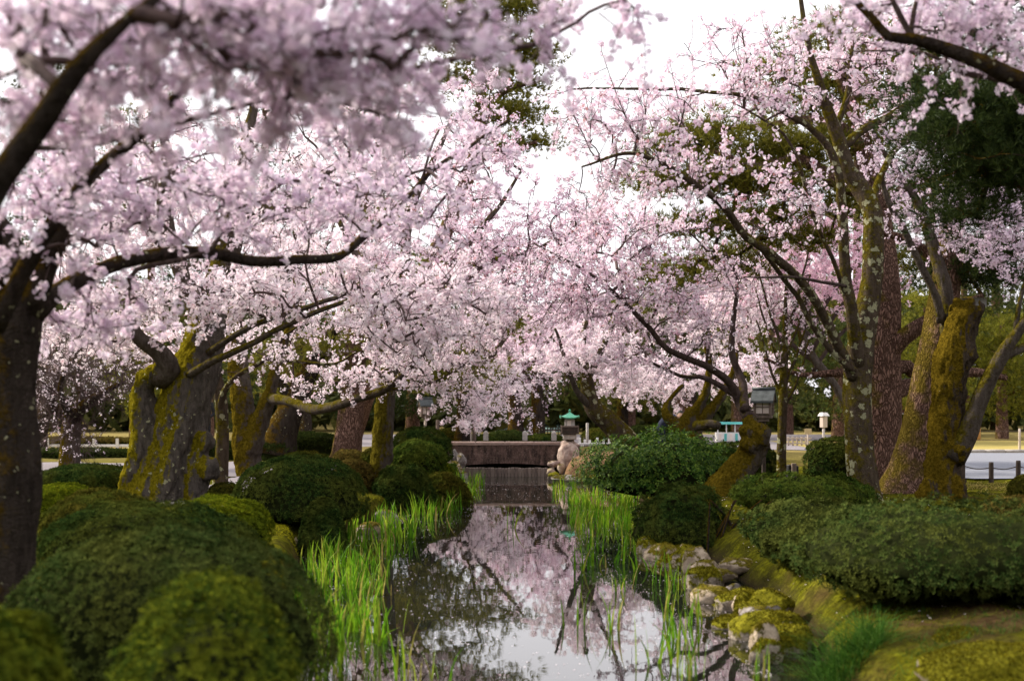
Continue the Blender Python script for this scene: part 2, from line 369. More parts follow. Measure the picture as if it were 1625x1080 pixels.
def mat_bridge():
    m = NM('stained_bridge_stone'); p = m.pos(); ps = m.pos((1, 1, .25)); n = m.noise(p, 9, 7, .7); s = m.noise(ps, 6, 5, .7)
    col = m.ramp(n, [(.3, (.075, .048, .040)), (.55, (.18, .115, .095)), (.75, (.36, .26, .22))])
    col = m.mix(m.ramp(s, [(.42, (0, 0, 0)), (.62, (.95, .95, .95))]), col, (.030, .020, .017))
    n8 = m.noise(p, 26, 5, .75); col = m.mix(m.ramp(n8, [(.56, (0, 0, 0)), (.70, (.8, .8, .8))]), col, (.42, .33, .28)); col = m.mix(m.ramp(n8, [(.30, (1, 1, 1)), (.42, (0, 0, 0))]), col, (.015, .012, .010))
    return m.pbr(col, .85, m.bump(n, .6, .03), .2)
M['bridge'] = mat_bridge()
def mat_ground():
    m = NM('moss_and_soil'); p = m.pos(); n = m.noise(p, 1.1, 5, .6); n2 = m.noise(p, 14, 6, .7); n3 = m.noise(p, 60, 3)
    moss = m.ramp(n2, [(.28, (.022, .019, .004)), (.5, (.085, .085, .006)), (.72, (.19, .195, .012))])
    n6 = m.noise(p, 3.3, 4, .6); moss = m.mix(m.ramp(n6, [(.36, (0, 0, 0)), (.62, (1, 1, 1))]), m.mix(n2, (.018, .02, .005), (.06, .055, .010)), moss)
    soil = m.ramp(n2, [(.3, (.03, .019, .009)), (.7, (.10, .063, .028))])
    sx_ = m.n('ShaderNodeSeparateXYZ'); m.l(p, sx_.inputs[0]); bare = m.math('MULTIPLY', m.ramp(m.math('MULTIPLY', sx_.outputs[1], .05), [(.47, (1, 1, 1)), (.55, (0, 0, 0))]), m.ramp(m.math('MULTIPLY', sx_.outputs[0], .1), [(.22, (0, 0, 0)), (.30, (1, 1, 1))]))   # shifts the mix towards soil on the near right bank
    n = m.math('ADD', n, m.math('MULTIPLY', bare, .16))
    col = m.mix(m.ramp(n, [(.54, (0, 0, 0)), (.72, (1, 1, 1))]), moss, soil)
    # wet mud just over the water line
    sp = m.n('ShaderNodeSeparateXYZ'); m.l(p, sp.inputs[0])
    col = m.mix(m.ramp(m.math('ADD', sp.outputs[2], m.math('MULTIPLY', n, .12)), [(.06, (1, 1, 1)), (.22, (0, 0, 0))]), col, (.03, .022, .014))
    far = m.ramp(m.math('MULTIPLY', sp.outputs[1], .01), [(.27, (0, 0, 0)), (.36, (1, 1, 1))])
    col = m.mix(far, col, m.mix(n2, (.16, .13, .05), (.30, .24, .09)))
    return m.pbr(col, .95, m.bump(m.math('ADD', n2, m.math('MULTIPLY', n3, .5)), .8, .03), .0)
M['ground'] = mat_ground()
def mat_water():
    m = NM('dark_water'); p = m.pos((1.0, .55, 1)); n = m.noise(p, 2.2, 2, .5); n2 = m.noise(p, 11, 2, .5)
    h = m.math('ADD', n, m.math('MULTIPLY', n2, .22))
    b = m.n('ShaderNodeBsdfPrincipled'); b.inputs['Base Color'].default_value = (.010, .011, .008, 1); b.inputs['Roughness'].default_value = .015
    b.inputs['IOR'].default_value = 1.9; b.inputs['Specular IOR Level'].default_value = .5
    m.l(m.bump(h, .035, .03), b.inputs['Normal']); m.l(b.outputs[0], m.out.inputs[0]); return m.m
M['water'] = mat_water()

# ------------------------------------------------------------------ ground, water, paths
YE = [2, 9, 10.5, 12.5, 15, 17, 20, 24, 27, 30, 33, 36.5]
XL = [-1.3, -1.65, -1.8, -2.1, -2.45, -2.75, -2.25, -1.70, -1.30, -1.22, -1.30, -1.3]
XR = [2.5, 1.82, 2.22, 2.25, 2.08, 1.98, 2.05, 2.40, 2.15, 1.2, 1.25, 1.25]
def edge_dist(x, y):
    """metres outside the stream (negative inside)"""
    wob = .10 * fbm(np.stack([x, y, 0 * x], -1), 1.3, 3)
    l = np.interp(y, YE, XL); r = np.interp(y, YE, XR)
    e = np.maximum(l - x, x - r) + wob
    return np.maximum(e, (y - 36.5))
def ground_z(x, y):
    x = np.asarray(x, float); y = np.asarray(y, float)
    e = edge_dist(x, y); q = np.stack([x, y, 0 * x], -1)
    rs = x > .3; e0 = e; s = np.clip((e + .12) / np.where(rs & (y < 18), .95, .42), 0, 1); s = s * s * (3 - 2 * s)
    z = -.4 + s * .66 + np.clip(e / 1.6, 0, 1) * .19
    z = z + np.where(e > 0, .06 * fbm(q, .8, 4) + .03 * fbm(q, 4.5, 2) + np.where(y < 30, .025 * fbm(q, 2.3, 3), 0), 0) * np.clip(e * 2, 0, 1) * np.clip((40 - y) / 10, 0, 1)
    z = z + .30 * np.exp(-((x - 0) / 5.0) ** 2 - ((y - 35.5) / 1.6) ** 2) * np.clip(e * 2, 0, 1)
    return z
def axis_pts(a, lo, hi, step, far):
    c = list(np.arange(lo, hi, step)); s = step; v = hi
    while v < far: c.append(v); s *= 1.25; v += s
    c.append(far); s = step; v = lo - step; pre = []
    while v > a: pre.append(v); s *= 1.25; v -= s
    pre.append(a); return np.array(pre[::-1] + c)
gx = axis_pts(-260, -7, 7, .10, 260); gy = axis_pts(-60, 6, 36, .13, 420)
X, Y = np.meshgrid(gx, gy); Z = ground_z(X, Y)
nx, ny = len(gx), len(gy); i = np.arange(ny - 1)[:, None] * nx; j = np.arange(nx - 1)[None]
F = np.stack([i + j, i + j + 1, i + nx + j + 1, i + nx + j], -1).reshape(-1, 4)
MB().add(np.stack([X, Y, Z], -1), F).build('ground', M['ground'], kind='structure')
MB().add([[-4, 2, 0], [5, 2, 0], [5, 36.6, 0], [-4, 36.6, 0]], [[0, 1, 2, 3]]).build('water', M['water'], kind='structure')
def sheet(name, poly, z, mat, step=.25):
    """a flush sheet following the ground: only grid cells whose centre lies inside the outline"""
    pl = np.array(poly, float); gx_ = np.arange(pl[:, 0].min(), pl[:, 0].max() + step, step); gy_ = np.arange(pl[:, 1].min(), pl[:, 1].max() + step, step)
    X_, Y_ = np.meshgrid(gx_, gy_); cx_ = X_[:-1, :-1] + step / 2; cy_ = Y_[:-1, :-1] + step / 2; cxw = cx_ + .12 * fbm(np.stack([cx_, cy_, 0 * cx_], -1), 1.5, 2); ins = np.zeros(cx_.shape, bool)
    for (xa, ya), (xb, yb) in zip(pl, np.roll(pl, -1, 0)):
        c_ = ((ya > cy_) != (yb > cy_)); ins ^= c_ & (cxw < (xb - xa) * (cy_ - ya) / (yb - ya if yb != ya else 1e-9) + xa)
    zs_ = [ground_z(X_ + dx, Y_ + dy) for dx in (-.12, 0, .12) for dy in (-.12, 0, .12)]
    Z_ = np.maximum(np.max(zs_, 0) + .012, z); n_ = len(gx_); i, j = np.nonzero(ins); F = np.stack([i * n_ + j, i * n_ + j + 1, (i + 1) * n_ + j + 1, (i + 1) * n_ + j], -1)
    V = np.stack([X_, Y_, Z_], -1).reshape(-1, 3); u_, inv = np.unique(F, return_inverse=True)
    return MB().add(V[u_], inv.reshape(F.shape)).build(name, mat, kind='structure')
sheet('gravel_path', [(-30, 25), (-5.3, 24.4), (-5.0, 17.6), (-4.1, 17.6), (-3.9, 24.5), (-3.6, 29.4), (-30, 29.6)], .47, M['gravel'])
sheet('gravel_road', [(8.2, 23.8), (40, 22.5), (40, 34.4), (8.2, 34.9)], .47, M['gravel_blue'])
sheet('dry_lawn', [(9.0, 35.2), (60, 34.6), (60, 44), (9.0, 44.2)], .475, M['lawn'])
sheet('garden_path', [(1.6, 36.0), (14, 36.5), (14, 52), (-9, 52), (-9, 40), (-1, 37.4)], .47, M['gravel'])
# stone kerb beside the road
mb = MB()
for k in range(60):
    box(mb, (8.2 + k * .55 + .27, 35.05, .50), (.53, .14, .10), R.normal() * .02, bev=.015)
mb.build('road_kerb', M['stone'], kind='structure')

# ------------------------------------------------------------------ bridge, weir, lantern, fences, lamps
DB = 33.0
def zz(py, d): return EYE + (HYP - py) / FPX * d
def xx(px, d): return (px - CXP) / FPX * d
bridge = thing('stone_bridge', 'low flat stone bridge with rust brown stained face across the stream', 'bridge', (xx(801, DB), DB + 1.2, 0))
mb = MB()
# slab with a gently arched underside
xs = np.linspace(xx(711, DB), xx(891, DB), 25); zt = zz(706, DB); u = np.linspace(-1, 1, 25)
zb = zz(741, DB) + .10 * (1 - u ** 2)
ring = np.stack([np.stack([xs, np.full(25, DB), zb], -1), np.stack([xs, np.full(25, DB), np.full(25, zt)], -1),
                 np.stack([xs, np.full(25, DB + 2.4), np.full(25, zt)], -1), np.stack([xs, np.full(25, DB + 2.4), zb], -1)], 1).reshape(-1, 3)
i = np.arange(24)[:, None] * 4; j = np.arange(4)[None]; F = np.stack([i + j, i + (j + 1) % 4, i + 4 + (j + 1) % 4, i + 4 + j], -1).reshape(-1, 4)
mb.add(ring, F[:, ::-1]); mb.add(ring[:4], [[0, 1, 2, 3]]); mb.add(ring[-4:], [[3, 2, 1, 0]])
mb.build('slab', M['bridge'], bridge, smooth=False)
M['lip'] = mat_simple('pinkish_edge_stone', (.30, .20, .17), (.48, .36, .31), 14, .85)
for k in range(4):
    a = xx(708 + k * 46.5, DB); b = xx(708 + (k + 1) * 46.5, DB)
    box(MB(), ((a + b) / 2, DB + .06, zz(704, DB) + .02), (b - a - .012, .22, .075), bev=.012).build('edge_stone', M['lip'], bridge, smooth=False)
for s in (-1, 1):
    box(MB(), (xx(801, DB) + s * 1.72, DB + 1.25, .25), (.55, 2.3, 1.0), bev=.03).build('abutment', M['bridge'], bridge, smooth=False)
box(MB(), (xx(801, DB), DB + 2.62, .25), (3.4, .22, .9)).build('back_wall', M['core'], bridge, smooth=False)  # same shade-dark colour closes the gap under the slab
for px in (771, 833, 879):
    mb = MB(); z0 = zz(704, DB) + .06
    box(mb, (xx(px, DB + 2.2), DB + 2.2, z0 + .06), (.14, .14, .22), bev=.015)
    box(mb, (xx(px, DB + 2.2), DB + 2.2, z0 + .20), (.14, .14, .06), taper=.35)
    mb.build('kerb_post', M['stone'], bridge, smooth=False)
# wooden pile weir standing in the water before the bridge
weir = thing('plank_weir', 'weathered wooden plank weir standing in the water under the bridge', 'weir', (xx(800, 31.9), 31.9, 0))
M['weir_wood'] = mat_simple('wet_plank_wood', (.13, .10, .085), (.26, .21, .18), 14, .7, scale=(1, 1, .2)); M['weir_wood_dark'] = mat_simple('wet_plank_wood_dark', (.09, .07, .06), (.20, .155, .135), 14, .7, scale=(1, 1, .2))
x = xx(733, 31.9); k = 0; proto = None
while x < xx(879, 31.9):
    w = .075 + .02 * R.random(); h = .20 + .03 * R.random()
    mb = MB(); box(mb, (x + w / 2, 31.9 + .012 * R.normal(), h / 2 - .1), (w - .008, .05, h + .2), bev=.008)
    mb.build('plank', M['weir_wood'] if R.random() < .5 else M['weir_wood_dark'], weir, smooth=False); x += w
mb = MB(); box(mb, (xx(806, 31.98), 31.99, .12), (2.3, .07, .09), bev=.01); mb.build('rail', M['wood_grey'], weir, smooth=False)

LD = 32.6
lan = thing('stone_lantern', 'small stone garden lantern with curved green copper roof beside the bridge', 'lantern', (xx(904, LD), LD, zz(697, LD)))
cx = xx(904, LD)
def zl(py): return zz(py, LD)
mb = MB(); box(mb, (cx, LD, (zl(697) + zl(688)) / 2), (.34, .34, zl(688) - zl(697)), bev=.02); mb.build('plinth', M['stone'], lan, smooth=False)
mb = MB(); box(mb, (cx, LD, (zl(688) + zl(685)) / 2), (.46, .46, zl(685) - zl(688)), bev=.012); box(mb, (cx, LD, (zl(685) + zl(677)) / 2), (.40, .40, zl(677) - zl(685)), bev=.015); mb.build('platform', M['wood_dark'], lan, smooth=False)
mb = MB()
for a in range(4):
    ca, sa = math.cos(a * math.pi / 2), math.sin(a * math.pi / 2)
    box(mb, (cx + ca * .215, LD + sa * .215, zl(676)), (.02 if abs(ca) > .5 else .45, .45 if abs(ca) > .5 else .02, .03))
    box(mb, (cx + (ca - sa) * .215, LD + (sa + ca) * .215, zl(680.5)), (.025, .025, .19))
mb.build('railing', M['wood_grey'], lan, smooth=False)
mb = MB(); box(mb, (cx, LD, (zl(677) + zl(664)) / 2), (.25, .25, zl(664) - zl(677)), bev=.02); mb.build('fire_box', M['stone'], lan, smooth=False)
mb = MB(); box(mb, (cx - .02, LD - .128, (zl(675) + zl(667)) / 2), (.10, .012, zl(667) - zl(675))); mb.build('opening', M['paper'], lan, smooth=False)
mb = MB()   # four-sided roof with upturned eaves
g = np.linspace(-1, 1, 17); GX, GY = np.meshgrid(g, g); q = np.maximum(abs(GX), abs(GY)); corner = np.minimum(abs(GX), abs(GY))
RZ = zl(651.5) - (zl(651.5) - zl(662)) * (q ** .62) + .06 * corner ** 3 * q ** 2
n = 17; i = np.arange(n - 1)[:, None] * n; j = np.arange(n - 1)[None]; F = np.stack([i + j, i + j + 1, i + n + j + 1, i + n + j], -1).reshape(-1, 4)
top = np.stack([cx + GX * .25, LD + GY * .25, RZ], -1); bot = np.stack([cx + GX * .24, LD + GY * .24, np.minimum(RZ - .03, zl(661))], -1)
mb.add(top, F); mb.add(bot, F[:, ::-1])
rim = np.concatenate([np.arange(n), np.arange(1, n) * n + n - 1, (n * n - 2 - np.arange(n - 1)), (np.arange(n - 2, 0, -1) * n)])
V2 = np.concatenate([top.reshape(-1, 3)[rim], bot.reshape(-1, 3)[rim]]); L = len(rim); a = np.arange(L); mb.add(V2, np.stack([a, L + a, L + (a + 1) % L, (a + 1) % L], -1))
mb.build('roof', M['copper'], lan)
mb = MB(); tube(mb, [(cx, LD, zl(653)), (cx, LD, zl(651)), (cx, LD, zl(648.5))], [.02, .035, .006], .01, 10, 0); mb.build('finial', M['copper'], lan)

def rock(label, x0, x1, y0, y1, d, mat, seed, group=None, flat=0., depth=None, name='rock', sink=.25, cut=.18):
    if group and 'right bank' in group and x1 - x0 < 150: x0, x1, y0 = x0 - .16 * (x1 - x0), x1 + .16 * (x1 - x0), y0 - .16 * (y1 - y0)
    c = P((x0 + x1) / 2, (y0 + y1) / 2, d); rx = (x1 - x0) / 2 / FPX * d; rz = (y1 - y0) / 2 / FPX * d; ry = depth or max(rx, rz) * .8
    V = ICO_V.copy(); nrm_ = V.copy()
    rr = np.random.default_rng(seed); off = rr.random(3) * 50
    for k in range(9):      # chip flat faces off the boulder
        a = norm(rr.normal(size=3)); t = 1 - cut * (.4 + rr.random()); dd = V @ a; V = V - np.maximum(dd - t, 0)[:, None] * a * .85
    V = V * (1 + .22 * fbm(nrm_ + off, 1.3, 3) + .09 * fbm(nrm_ + off, 4, 3) + .035 * fbm(nrm_ + off, 11, 2))[:, None]
    V[:, 2] = np.where(V[:, 2] < 0, V[:, 2] * (1 + sink), V[:, 2] * (1 - flat))
    V = V * np.array([rx, ry, rz]) + c
    o = single(name, MB().add(V.copy(), ICO_F), mat, label, 'rock', group)
    if mat.name.startswith(('mossy_rock', 'pale_rock')) and d < 20:
        A_, B_, C_ = (V[ICO_F[:, k]] for k in range(3)); N_ = np.cross(B_ - A_, C_ - A_); ar = np.linalg.norm(N_, axis=1); N_ = norm(N_); n = 2600 if d > 9 else 16000
        pick = rr.choice(len(ar), n, p=ar / ar.sum()); u = rr.random((n, 2)); u = np.where(u.sum(1, keepdims=True) > 1, 1 - u, u)
        p = A_[pick] + (B_ - A_)[pick] * u[:, :1] + (C_ - A_)[pick] * u[:, 1:]; nn = N_[pick]
        k = (nn[:, 2] * .8 + 1.0 * fbm(p, 4.5, 3) + .5 * fbm(p, 14, 2)) > (.25 if 'mossy' in mat.name else .95); p, nn = p[k], nn[k]; n = len(p)
        if n > 20:
            dr = norm(nn + .6 * rr.normal(size=(n, 3))); sd = norm(np.cross(dr, rr.normal(size=(n, 3)))) * .006; T = np.stack([p - sd, p + sd, p + dr * rr.uniform(*((.012, .028) if d > 9 else (.008, .016)), (n, 1))], 1)
            MB().add(T.reshape(-1, 3), np.arange(3 * n).reshape(-1, 3)).build('moss', M['moss_rock'], o, smooth=False, kind='stuff')
    return o
rock('tall pinkish boulder carrying the stone lantern at the bridge end', 884, 919, 694, 752, LD, M['lantern_rock'], 3, depth=.32, name='boulder', sink=.3)

def bamboo_fence():
    d = 36.5
    f = thing('wooden_fence', 'low whitish wooden fence of posts and two rails behind the lantern', 'fence', (xx(946, d), d, .5))
    for px, t in ((920, 694), (928, 697), (936, 698), (948, 694), (958, 697), (967, 694), (976, 697)):
        mb = MB(); tube(mb, [(xx(px, d), d, .3), (xx(px, d), d, zz(t, d))], [.035, .033], .2, 8, .03); mb.build('post', M['white'], f)
    for py in (704, 710):
        mb = MB(); tube(mb, [(xx(917, d), d - .05, zz(py, d)), (xx(990, d), d - .05, zz(py - 1, d))], [.028, .028], .2, 8, .03); mb.build('rail', M['white'], f)
bamboo_fence()
def metal_pole(px, t, b, d, w, mat, label):
    mb = MB(); tube(mb, [(xx(px, d), d, zz(b, d)), (xx(px, d), d, zz(t, d))], [w, w], .3, 8, .02); single('post', mb, mat, label, 'post')
metal_pole(932, 671, 716, 37.5, .04, M['stone'], 'slim grey pole rising behind the white fence near the lantern')
metal_pole(745, 681, 708, 38, .06, M['wood_pale'], 'short pale wooden post standing behind the bridge')
metal_pole(752.5, 663, 708, 38.3, .06, M['wood_grey'], 'taller brown wooden post standing behind the bridge')
metal_pole(694.5, 666, 705, 36, .05, M['wood_grey'], 'brown wooden post near the lamp left of the bridge')
metal_pole(1552, 618, 703, 46, .10, M['wood_orange'], 'orange wooden prop holding up a pine bough beyond the lawn')

def garden_lamp(label, px, d, rz, top, eave, box0, base, foot, halfw, pole_mat, group='wooden garden lamps'):
    x = xx(px, d); t = thing('garden_lamp', label, 'lamp', (x, d, zz(foot, d)), group)
    t0 = Vector(t.location); w = halfw / FPX * d
    def rot(V): 
        V = np.asarray(V, float); c, s = math.cos(rz), math.sin(rz); return V @ np.array([[c, s, 0], [-s, c, 0], [0, 0, 1]]) + np.array([x, d, 0])
    zt, ze, zb, zs = zz(top, d), zz(eave, d), zz(box0, d), zz(base, d)
    mb = MB(); tube(mb, [(x, d, zz(foot, d) - .2), (x, d, zs)], [w * .2, w * .2], .4, 8, .02); mb.build('pole', pole_mat, t)
    mb = MB(); box(mb, (x, d, (zb + zs) / 2 + .02), (w * 1.5, w * 1.2, (zb - zs) * .6), rz, bev=.01); box(mb, (x, d, zs + .01), (w * .9, w * .8, .05), rz); mb.build('bracket', M['wood_grey'], t, smooth=False)
    bw, bd = w * .72, w * .62
    for sx in (-1, 1):
        for sy in (-1, 1):
            mb = MB(); c = rot([[sx * bw, sy * bd, 0]])[0]; box(mb, (c[0], c[1], (zb + ze) / 2), (.045, .045, ze - zb), rz, bev=.005); mb.build('corner_post', M['wood_grey'], t, smooth=False)
    for a in range(4):
        nx_ = math.cos(a * math.pi / 2); ny_ = math.sin(a * math.pi / 2)
        sx_, sy_ = (bw * 2 - .04, .012) if abs(ny_) > .5 else (.012, bd * 2 - .04)
        c = rot([[nx_ * (bw - .012), ny_ * (bd - .012), 0]])[0]
        o = MB(); box(o, (c[0], c[1], (zb + ze) / 2), (sx_, sy_, ze - zb - .03), rz); pane = o.build('pane', M['paper'], t, smooth=False)
        o = MB(); c = rot([[nx_ * (bw + .004), ny_ * (bd + .004), 0]])[0]; H = ze - zb
        for q in (.08, .5, .92): box(o, (c[0], c[1], zb + H * q), (max(sx_, .014), max(sy_, .014), .014), rz)
        box(o, (c[0], c[1], (zb + ze) / 2), (.014, .014, H - .03), rz); o.build('lattice', M['wood_grey'], pane, smooth=False)
    e = w * 1.08; g = w * 1.05
    for s in (-1, 1):      # two thick roof slopes
        A = np.array([[-g, 0, zt], [g, 0, zt], [g, s * e, ze - .03], [-g, s * e, ze - .03]]); B = A - np.array([0, 0, .04])
        V = rot(np.concatenate([A, B])); F = np.array([[0, 1, 2, 3], [7, 6, 5, 4], [0, 4, 5, 1], [1, 5, 6, 2], [2, 6, 7, 3], [3, 7, 4, 0]])
        MB().add(V, F if s < 0 else F[:, ::-1]).build('roof_slope', M['slate'], t, smooth=False)
    for s in (-1, 1):
        V = rot([[s * g * .9, -e * .8, ze - .02], [s * g * .9, e * .8, ze - .02], [s * g * .9, 0, zt - .05], [s * g * .84, -e * .8, ze - .02], [s * g * .84, e * .8, ze - .02], [s * g * .84, 0, zt - .05]])
        mbg = MB().add(V, [[0, 1, 2], [5, 4, 3]]); mbg.add(V, [[0, 3, 4, 1], [1, 4, 5, 2], [2, 5, 3, 0]]); mbg.build('gable', M['wood_grey'], t, smooth=False)
    mb = MB(); c0, c1 = rot([[-g * 1.03, 0, zt + .01], [g * 1.03, 0, zt + .01]]); tube(mb, [c0, c1], [.03, .03], .3, 6, 0); mb.build('ridge', M['slate'], t)
    return t
garden_lamp('wooden lamp box with slate gable roof beside the burled tree', 1212, 22.5, rad(-22), 617, 633, 658, 667, 770, 17, M['wood_dark'])
garden_lamp('small wooden lamp with slate roof on a pale post left of the bridge', 675, 35.5, rad(20), 632, 641, 658, 663, 700, 10.5, M['wood_pale'])

def post_box():
    d = 38; t = thing('lamp_box', 'pale boxed lamp with white cap on a thin post behind round bush', 'lamp', (xx(1307, d), d, .5))
    x = xx(1307, d)
    mb = MB(); tube(mb, [(x, d, .3), (x, d, zz(678, d))], [.04, .04], .3, 8, 0); mb.build('pole', M['stone'], t)
    mb = MB(); box(mb, (x, d, (zz(678, d) + zz(660, d)) / 2), (.16, .16, zz(660, d) - zz(678, d)), rad(20), bev=.01); mb.build('lamp_case', M['wood_pale'], t, smooth=False)
    mb = MB(); box(mb, (x, d, zz(657, d)), (.26, .26, .10), rad(20), taper=.6); mb.build('cap', M['white'], t, smooth=False)
    d = 37; x = xx(1282, d); t = thing('notice_sign', 'small blank yellowish notice board on a thin stake', 'sign', (x, d, .5))
    mb = MB(); tube(mb, [(x, d, .3), (x, d, zz(688, d))], [.025, .025], .3, 6, 0); mb.build('stake', M['wood_pale'], t)
    M['board'] = mat_simple('yellow_board', (.42, .32, .16), (.5, .4, .22), 5, .7, .1)
    mb = MB(); box(mb, (x, d - .03, zz(684, d)), (.20, .02, .16), bev=.004); mb.build('board', M['board'], t, smooth=False)
    d = 21.5; x = xx(1259, d); z0 = float(ground_z(x, d))
    t = thing('black_post_box', 'short grey wooden post with black boxes strapped to both sides', 'post', (x, d, z0))
    mb = MB(); box(mb, (x, d - .04, z0 + .19), (.075, .07, .42), bev=.006); mb.build('post', M['wood_grey'], t, smooth=False)
    mb = MB(); box(mb, (x - .055, d + .05, z0 + .23), (.07, .11, .28), rad(6), bev=.012); mb.build('box', M['black'], t, smooth=False)
    mb = MB(); box(mb, (x + .065, d + .06, z0 + .22), (.06, .11, .27), rad(-6), bev=.012); mb.build('box', M['black'], t, smooth=False)
post_box()
def rail_fence():
    d = 40; f = thing('rail_fence', 'pale rail fence at the edge of the far white path', 'fence', (xx(1262, d), d, .5))
    for k, px in enumerate(range(1244, 1286, 7)):
        mb = MB(); box(mb, (xx(px, d), d, zz(704, d)), (.05, .05, .45)); mb.build('post', M['wood_pale'], f, smooth=False)
    for py in (695, 703):
        mb = MB(); box(mb, (xx(1263, d), d - .05, zz(py, d)), (.95, .04, .05)); mb.build('rail', M['wood_pale'], f, smooth=False)
rail_fence()
def rope_fence():
    f = thing('rope_fence', 'low rope fence of dark wooden posts along the gravel road', 'fence', (9.2, 23.3, .45))
    pts = [(xx(1528, 23.2), 23.2), (xx(1573, 23.0), 23.0), (xx(1616, 22.8), 22.8), (xx(1662, 22.6), 22.6)]
    for x, y in pts:
        z = float(ground_z(x, y)); mb = MB(); tube(mb, [(x, y, z - .1), (x, y, z + .37), (x, y, z + .38)], [.045, .043, .036], .1, 10, .04); mb.build('post', M['wood_dark'], f)
    for a, b in zip(pts[:-1], pts[1:]):
        za = float(ground_z(*a)) + .30; zb = float(ground_z(*b)) + .30
        mb = MB(); tube(mb, [(a[0], a[1], za), ((a[0] + b[0]) / 2, (a[1] + b[1]) / 2, (za + zb) / 2 - .04), (b[0], b[1], zb)], [.010] * 3, .05, 6, 0); mb.build('rope', M['rope'], f)
    f = thing('lawn_fence', 'thin fence of pale stakes and wire along the dry lawn', 'fence', (13.5, 35.6, .48))
    pts = [(xx(px, 36), 36) for px in (1537, 1618, 1700)]
    for x, y in pts:
        mb = MB(); tube(mb, [(x, y, .3), (x, y, .48 + .62)], [.04, .035], .2, 8, .04); mb.build('stake', M['wood_pale'], f)
    for h in (.3, .55):
        mb = MB(); tube(mb, [(pts[0][0], 36, .48 + h), (pts[2][0], 36, .48 + h)], [.006, .006], .5, 5, 0); mb.build('wire', M['rope'], f)
rope_fence()

def far_buildings():
    d = 58; x0, x1 = xx(800, d), xx(893, d)
    t = thing('pavilion', 'low far pavilion with pale green copper roof seen over the bridge', 'building', ((x0 + x1) / 2, d, .45))
    zr0, zr1 = zz(680, d), zz(667, d)
    mb = MB(); V = np.array([[x0 - .4, d - 1.8, zr0], [x1 + .4, d - 1.8, zr0], [x1 - .3, d, zr1], [x0 + .3, d, zr1], [x0 - .4, d + 1.8, zr0], [x1 + .4, d + 1.8, zr0]])
    mb.add(V, [[0, 1, 2, 3], [5, 4, 3, 2]]); mb.add(V, [[1, 5, 2], [4, 0, 3]]); mb.add(V - [0, 0, .12], [[0, 4, 5, 1]])
    mb.add(np.concatenate([V[[0, 1]], V[[0, 1]] - [0, 0, .12]]), [[0, 2, 3, 1]]); mb.build('roof', M['copper_pale'], t, smooth=False)
    mb = MB(); box(mb, ((x0 + x1) / 2, d + .4, (zr0 + .45) / 2), (x1 - x0, 2.2, zr0 - .45)); mb.build('wall', M['white'], t, smooth=False)
    for k in range(9):
        mb = MB(); box(mb, (x0 + .1 + k * (x1 - x0 - .2) / 8, d - 1.3, (zr0 + .45) / 2), (.10, .10, zr0 - .45)); mb.build('column', M['wood_dark'], t, smooth=False)
    d = 47; f = thing('dark_railing', 'dark wooden railing with many uprights behind the bridge', 'fence', (xx(860, d), d, .5))
    for k in range(22):
        mb = MB(); box(mb, (xx(806 + k * 4.2, d), d, zz(689, d)), (.04, .04, .55)); mb.build('baluster', M['wood_dark'], f, smooth=False)
    mb = MB(); box(mb, (xx(850, d), d, zz(682, d)), (2.3, .07, .06)); mb.build('top_rail', M['wood_dark'], f, smooth=False)
    mb = MB(); box(mb, (xx(850, d), d, zz(698, d)), (2.3, .09, .30)); mb.build('base_board', M['wood_dark'], f, smooth=False)
    d = 44; x = xx(1158, d); t = thing('market_stall', 'small white stand with turquoise trim far behind the burled tree', 'stall', (x, d, .47))
    mb = MB(); box(mb, (x, d, .62), (.95, .5, .30)); mb.build('counter', M['white'], t, smooth=False)
    for k in range(5):
        mb = MB(); box(mb, (x - .38 + k * .19, d - .26, .62), (.09, .02, .24)); mb.build('panel', M['turquoise'] if k % 2 else M['paper'], t, smooth=False)
    for sx in (-.45, -.15, .15, .45):
        mb = MB(); box(mb, (x + sx, d - .2, .92), (.035, .035, .32)); mb.build('post', M['white'], t, smooth=False)
    mb = MB(); box(mb, (x, d, 1.10), (1.1, .6, .07), taper=.8); mb.build('canopy', M['turquoise'], t, smooth=False)
    d = 52; x0, x1 = xx(1415, d), xx(1475, d)
    t = thing('slatted_building', 'brown building with vertical wooden slats behind the red pine', 'building', ((x0 + x1) / 2, d, .45))
    mb = MB(); box(mb, ((x0 + x1) / 2, d + 1, (zz(655, d) + zz(608, d)) / 2), (x1 - x0, 1.8, zz(608, d) - zz(655, d))); mb.build('wall', M['wood_dark'], t, smooth=False)
    M['red_wood'] = mat_simple('red_wood', (.12, .05, .035), (.2, .09, .06), 8, .8)
    for k in range(15):
        mb = MB(); box(mb, (x0 + (k + .5) * (x1 - x0) / 15, d + .05, (zz(655, d) + zz(612, d)) / 2), (.055, .06, zz(612, d) - zz(655, d))); mb.build('slat', M['red_wood'], t, smooth=False)
    mb = MB(); box(mb, ((x0 + x1) / 2, d + .8, zz(604, d)), (x1 - x0 + .8, 3, .25), taper=.8); mb.build('roof', M['slate'], t, smooth=False)
    mb = MB(); box(mb, ((x0 + x1) / 2, d + .8, (zz(655, d) + .4) / 2), (x1 - x0, 2.2, zz(655, d) - .4)); mb.build('plinth', M['stone'], t, smooth=False)
    d = 37; f = thing('path_curb_fence', 'low white edging fence along the far left gravel path', 'fence', (xx(160, d), d, .5))
    for k in range(9):
        mb = MB(); box(mb, (xx(75 + k * 37, d), d, .62), (.07, .07, .34)); mb.build('post', M['white'], f, smooth=False)
    mb = MB(); box(mb, (xx(222, d), d + .06, .58), (6.6, .05, .07)); mb.build('rail', M['white'], f, smooth=False)
far_buildings()

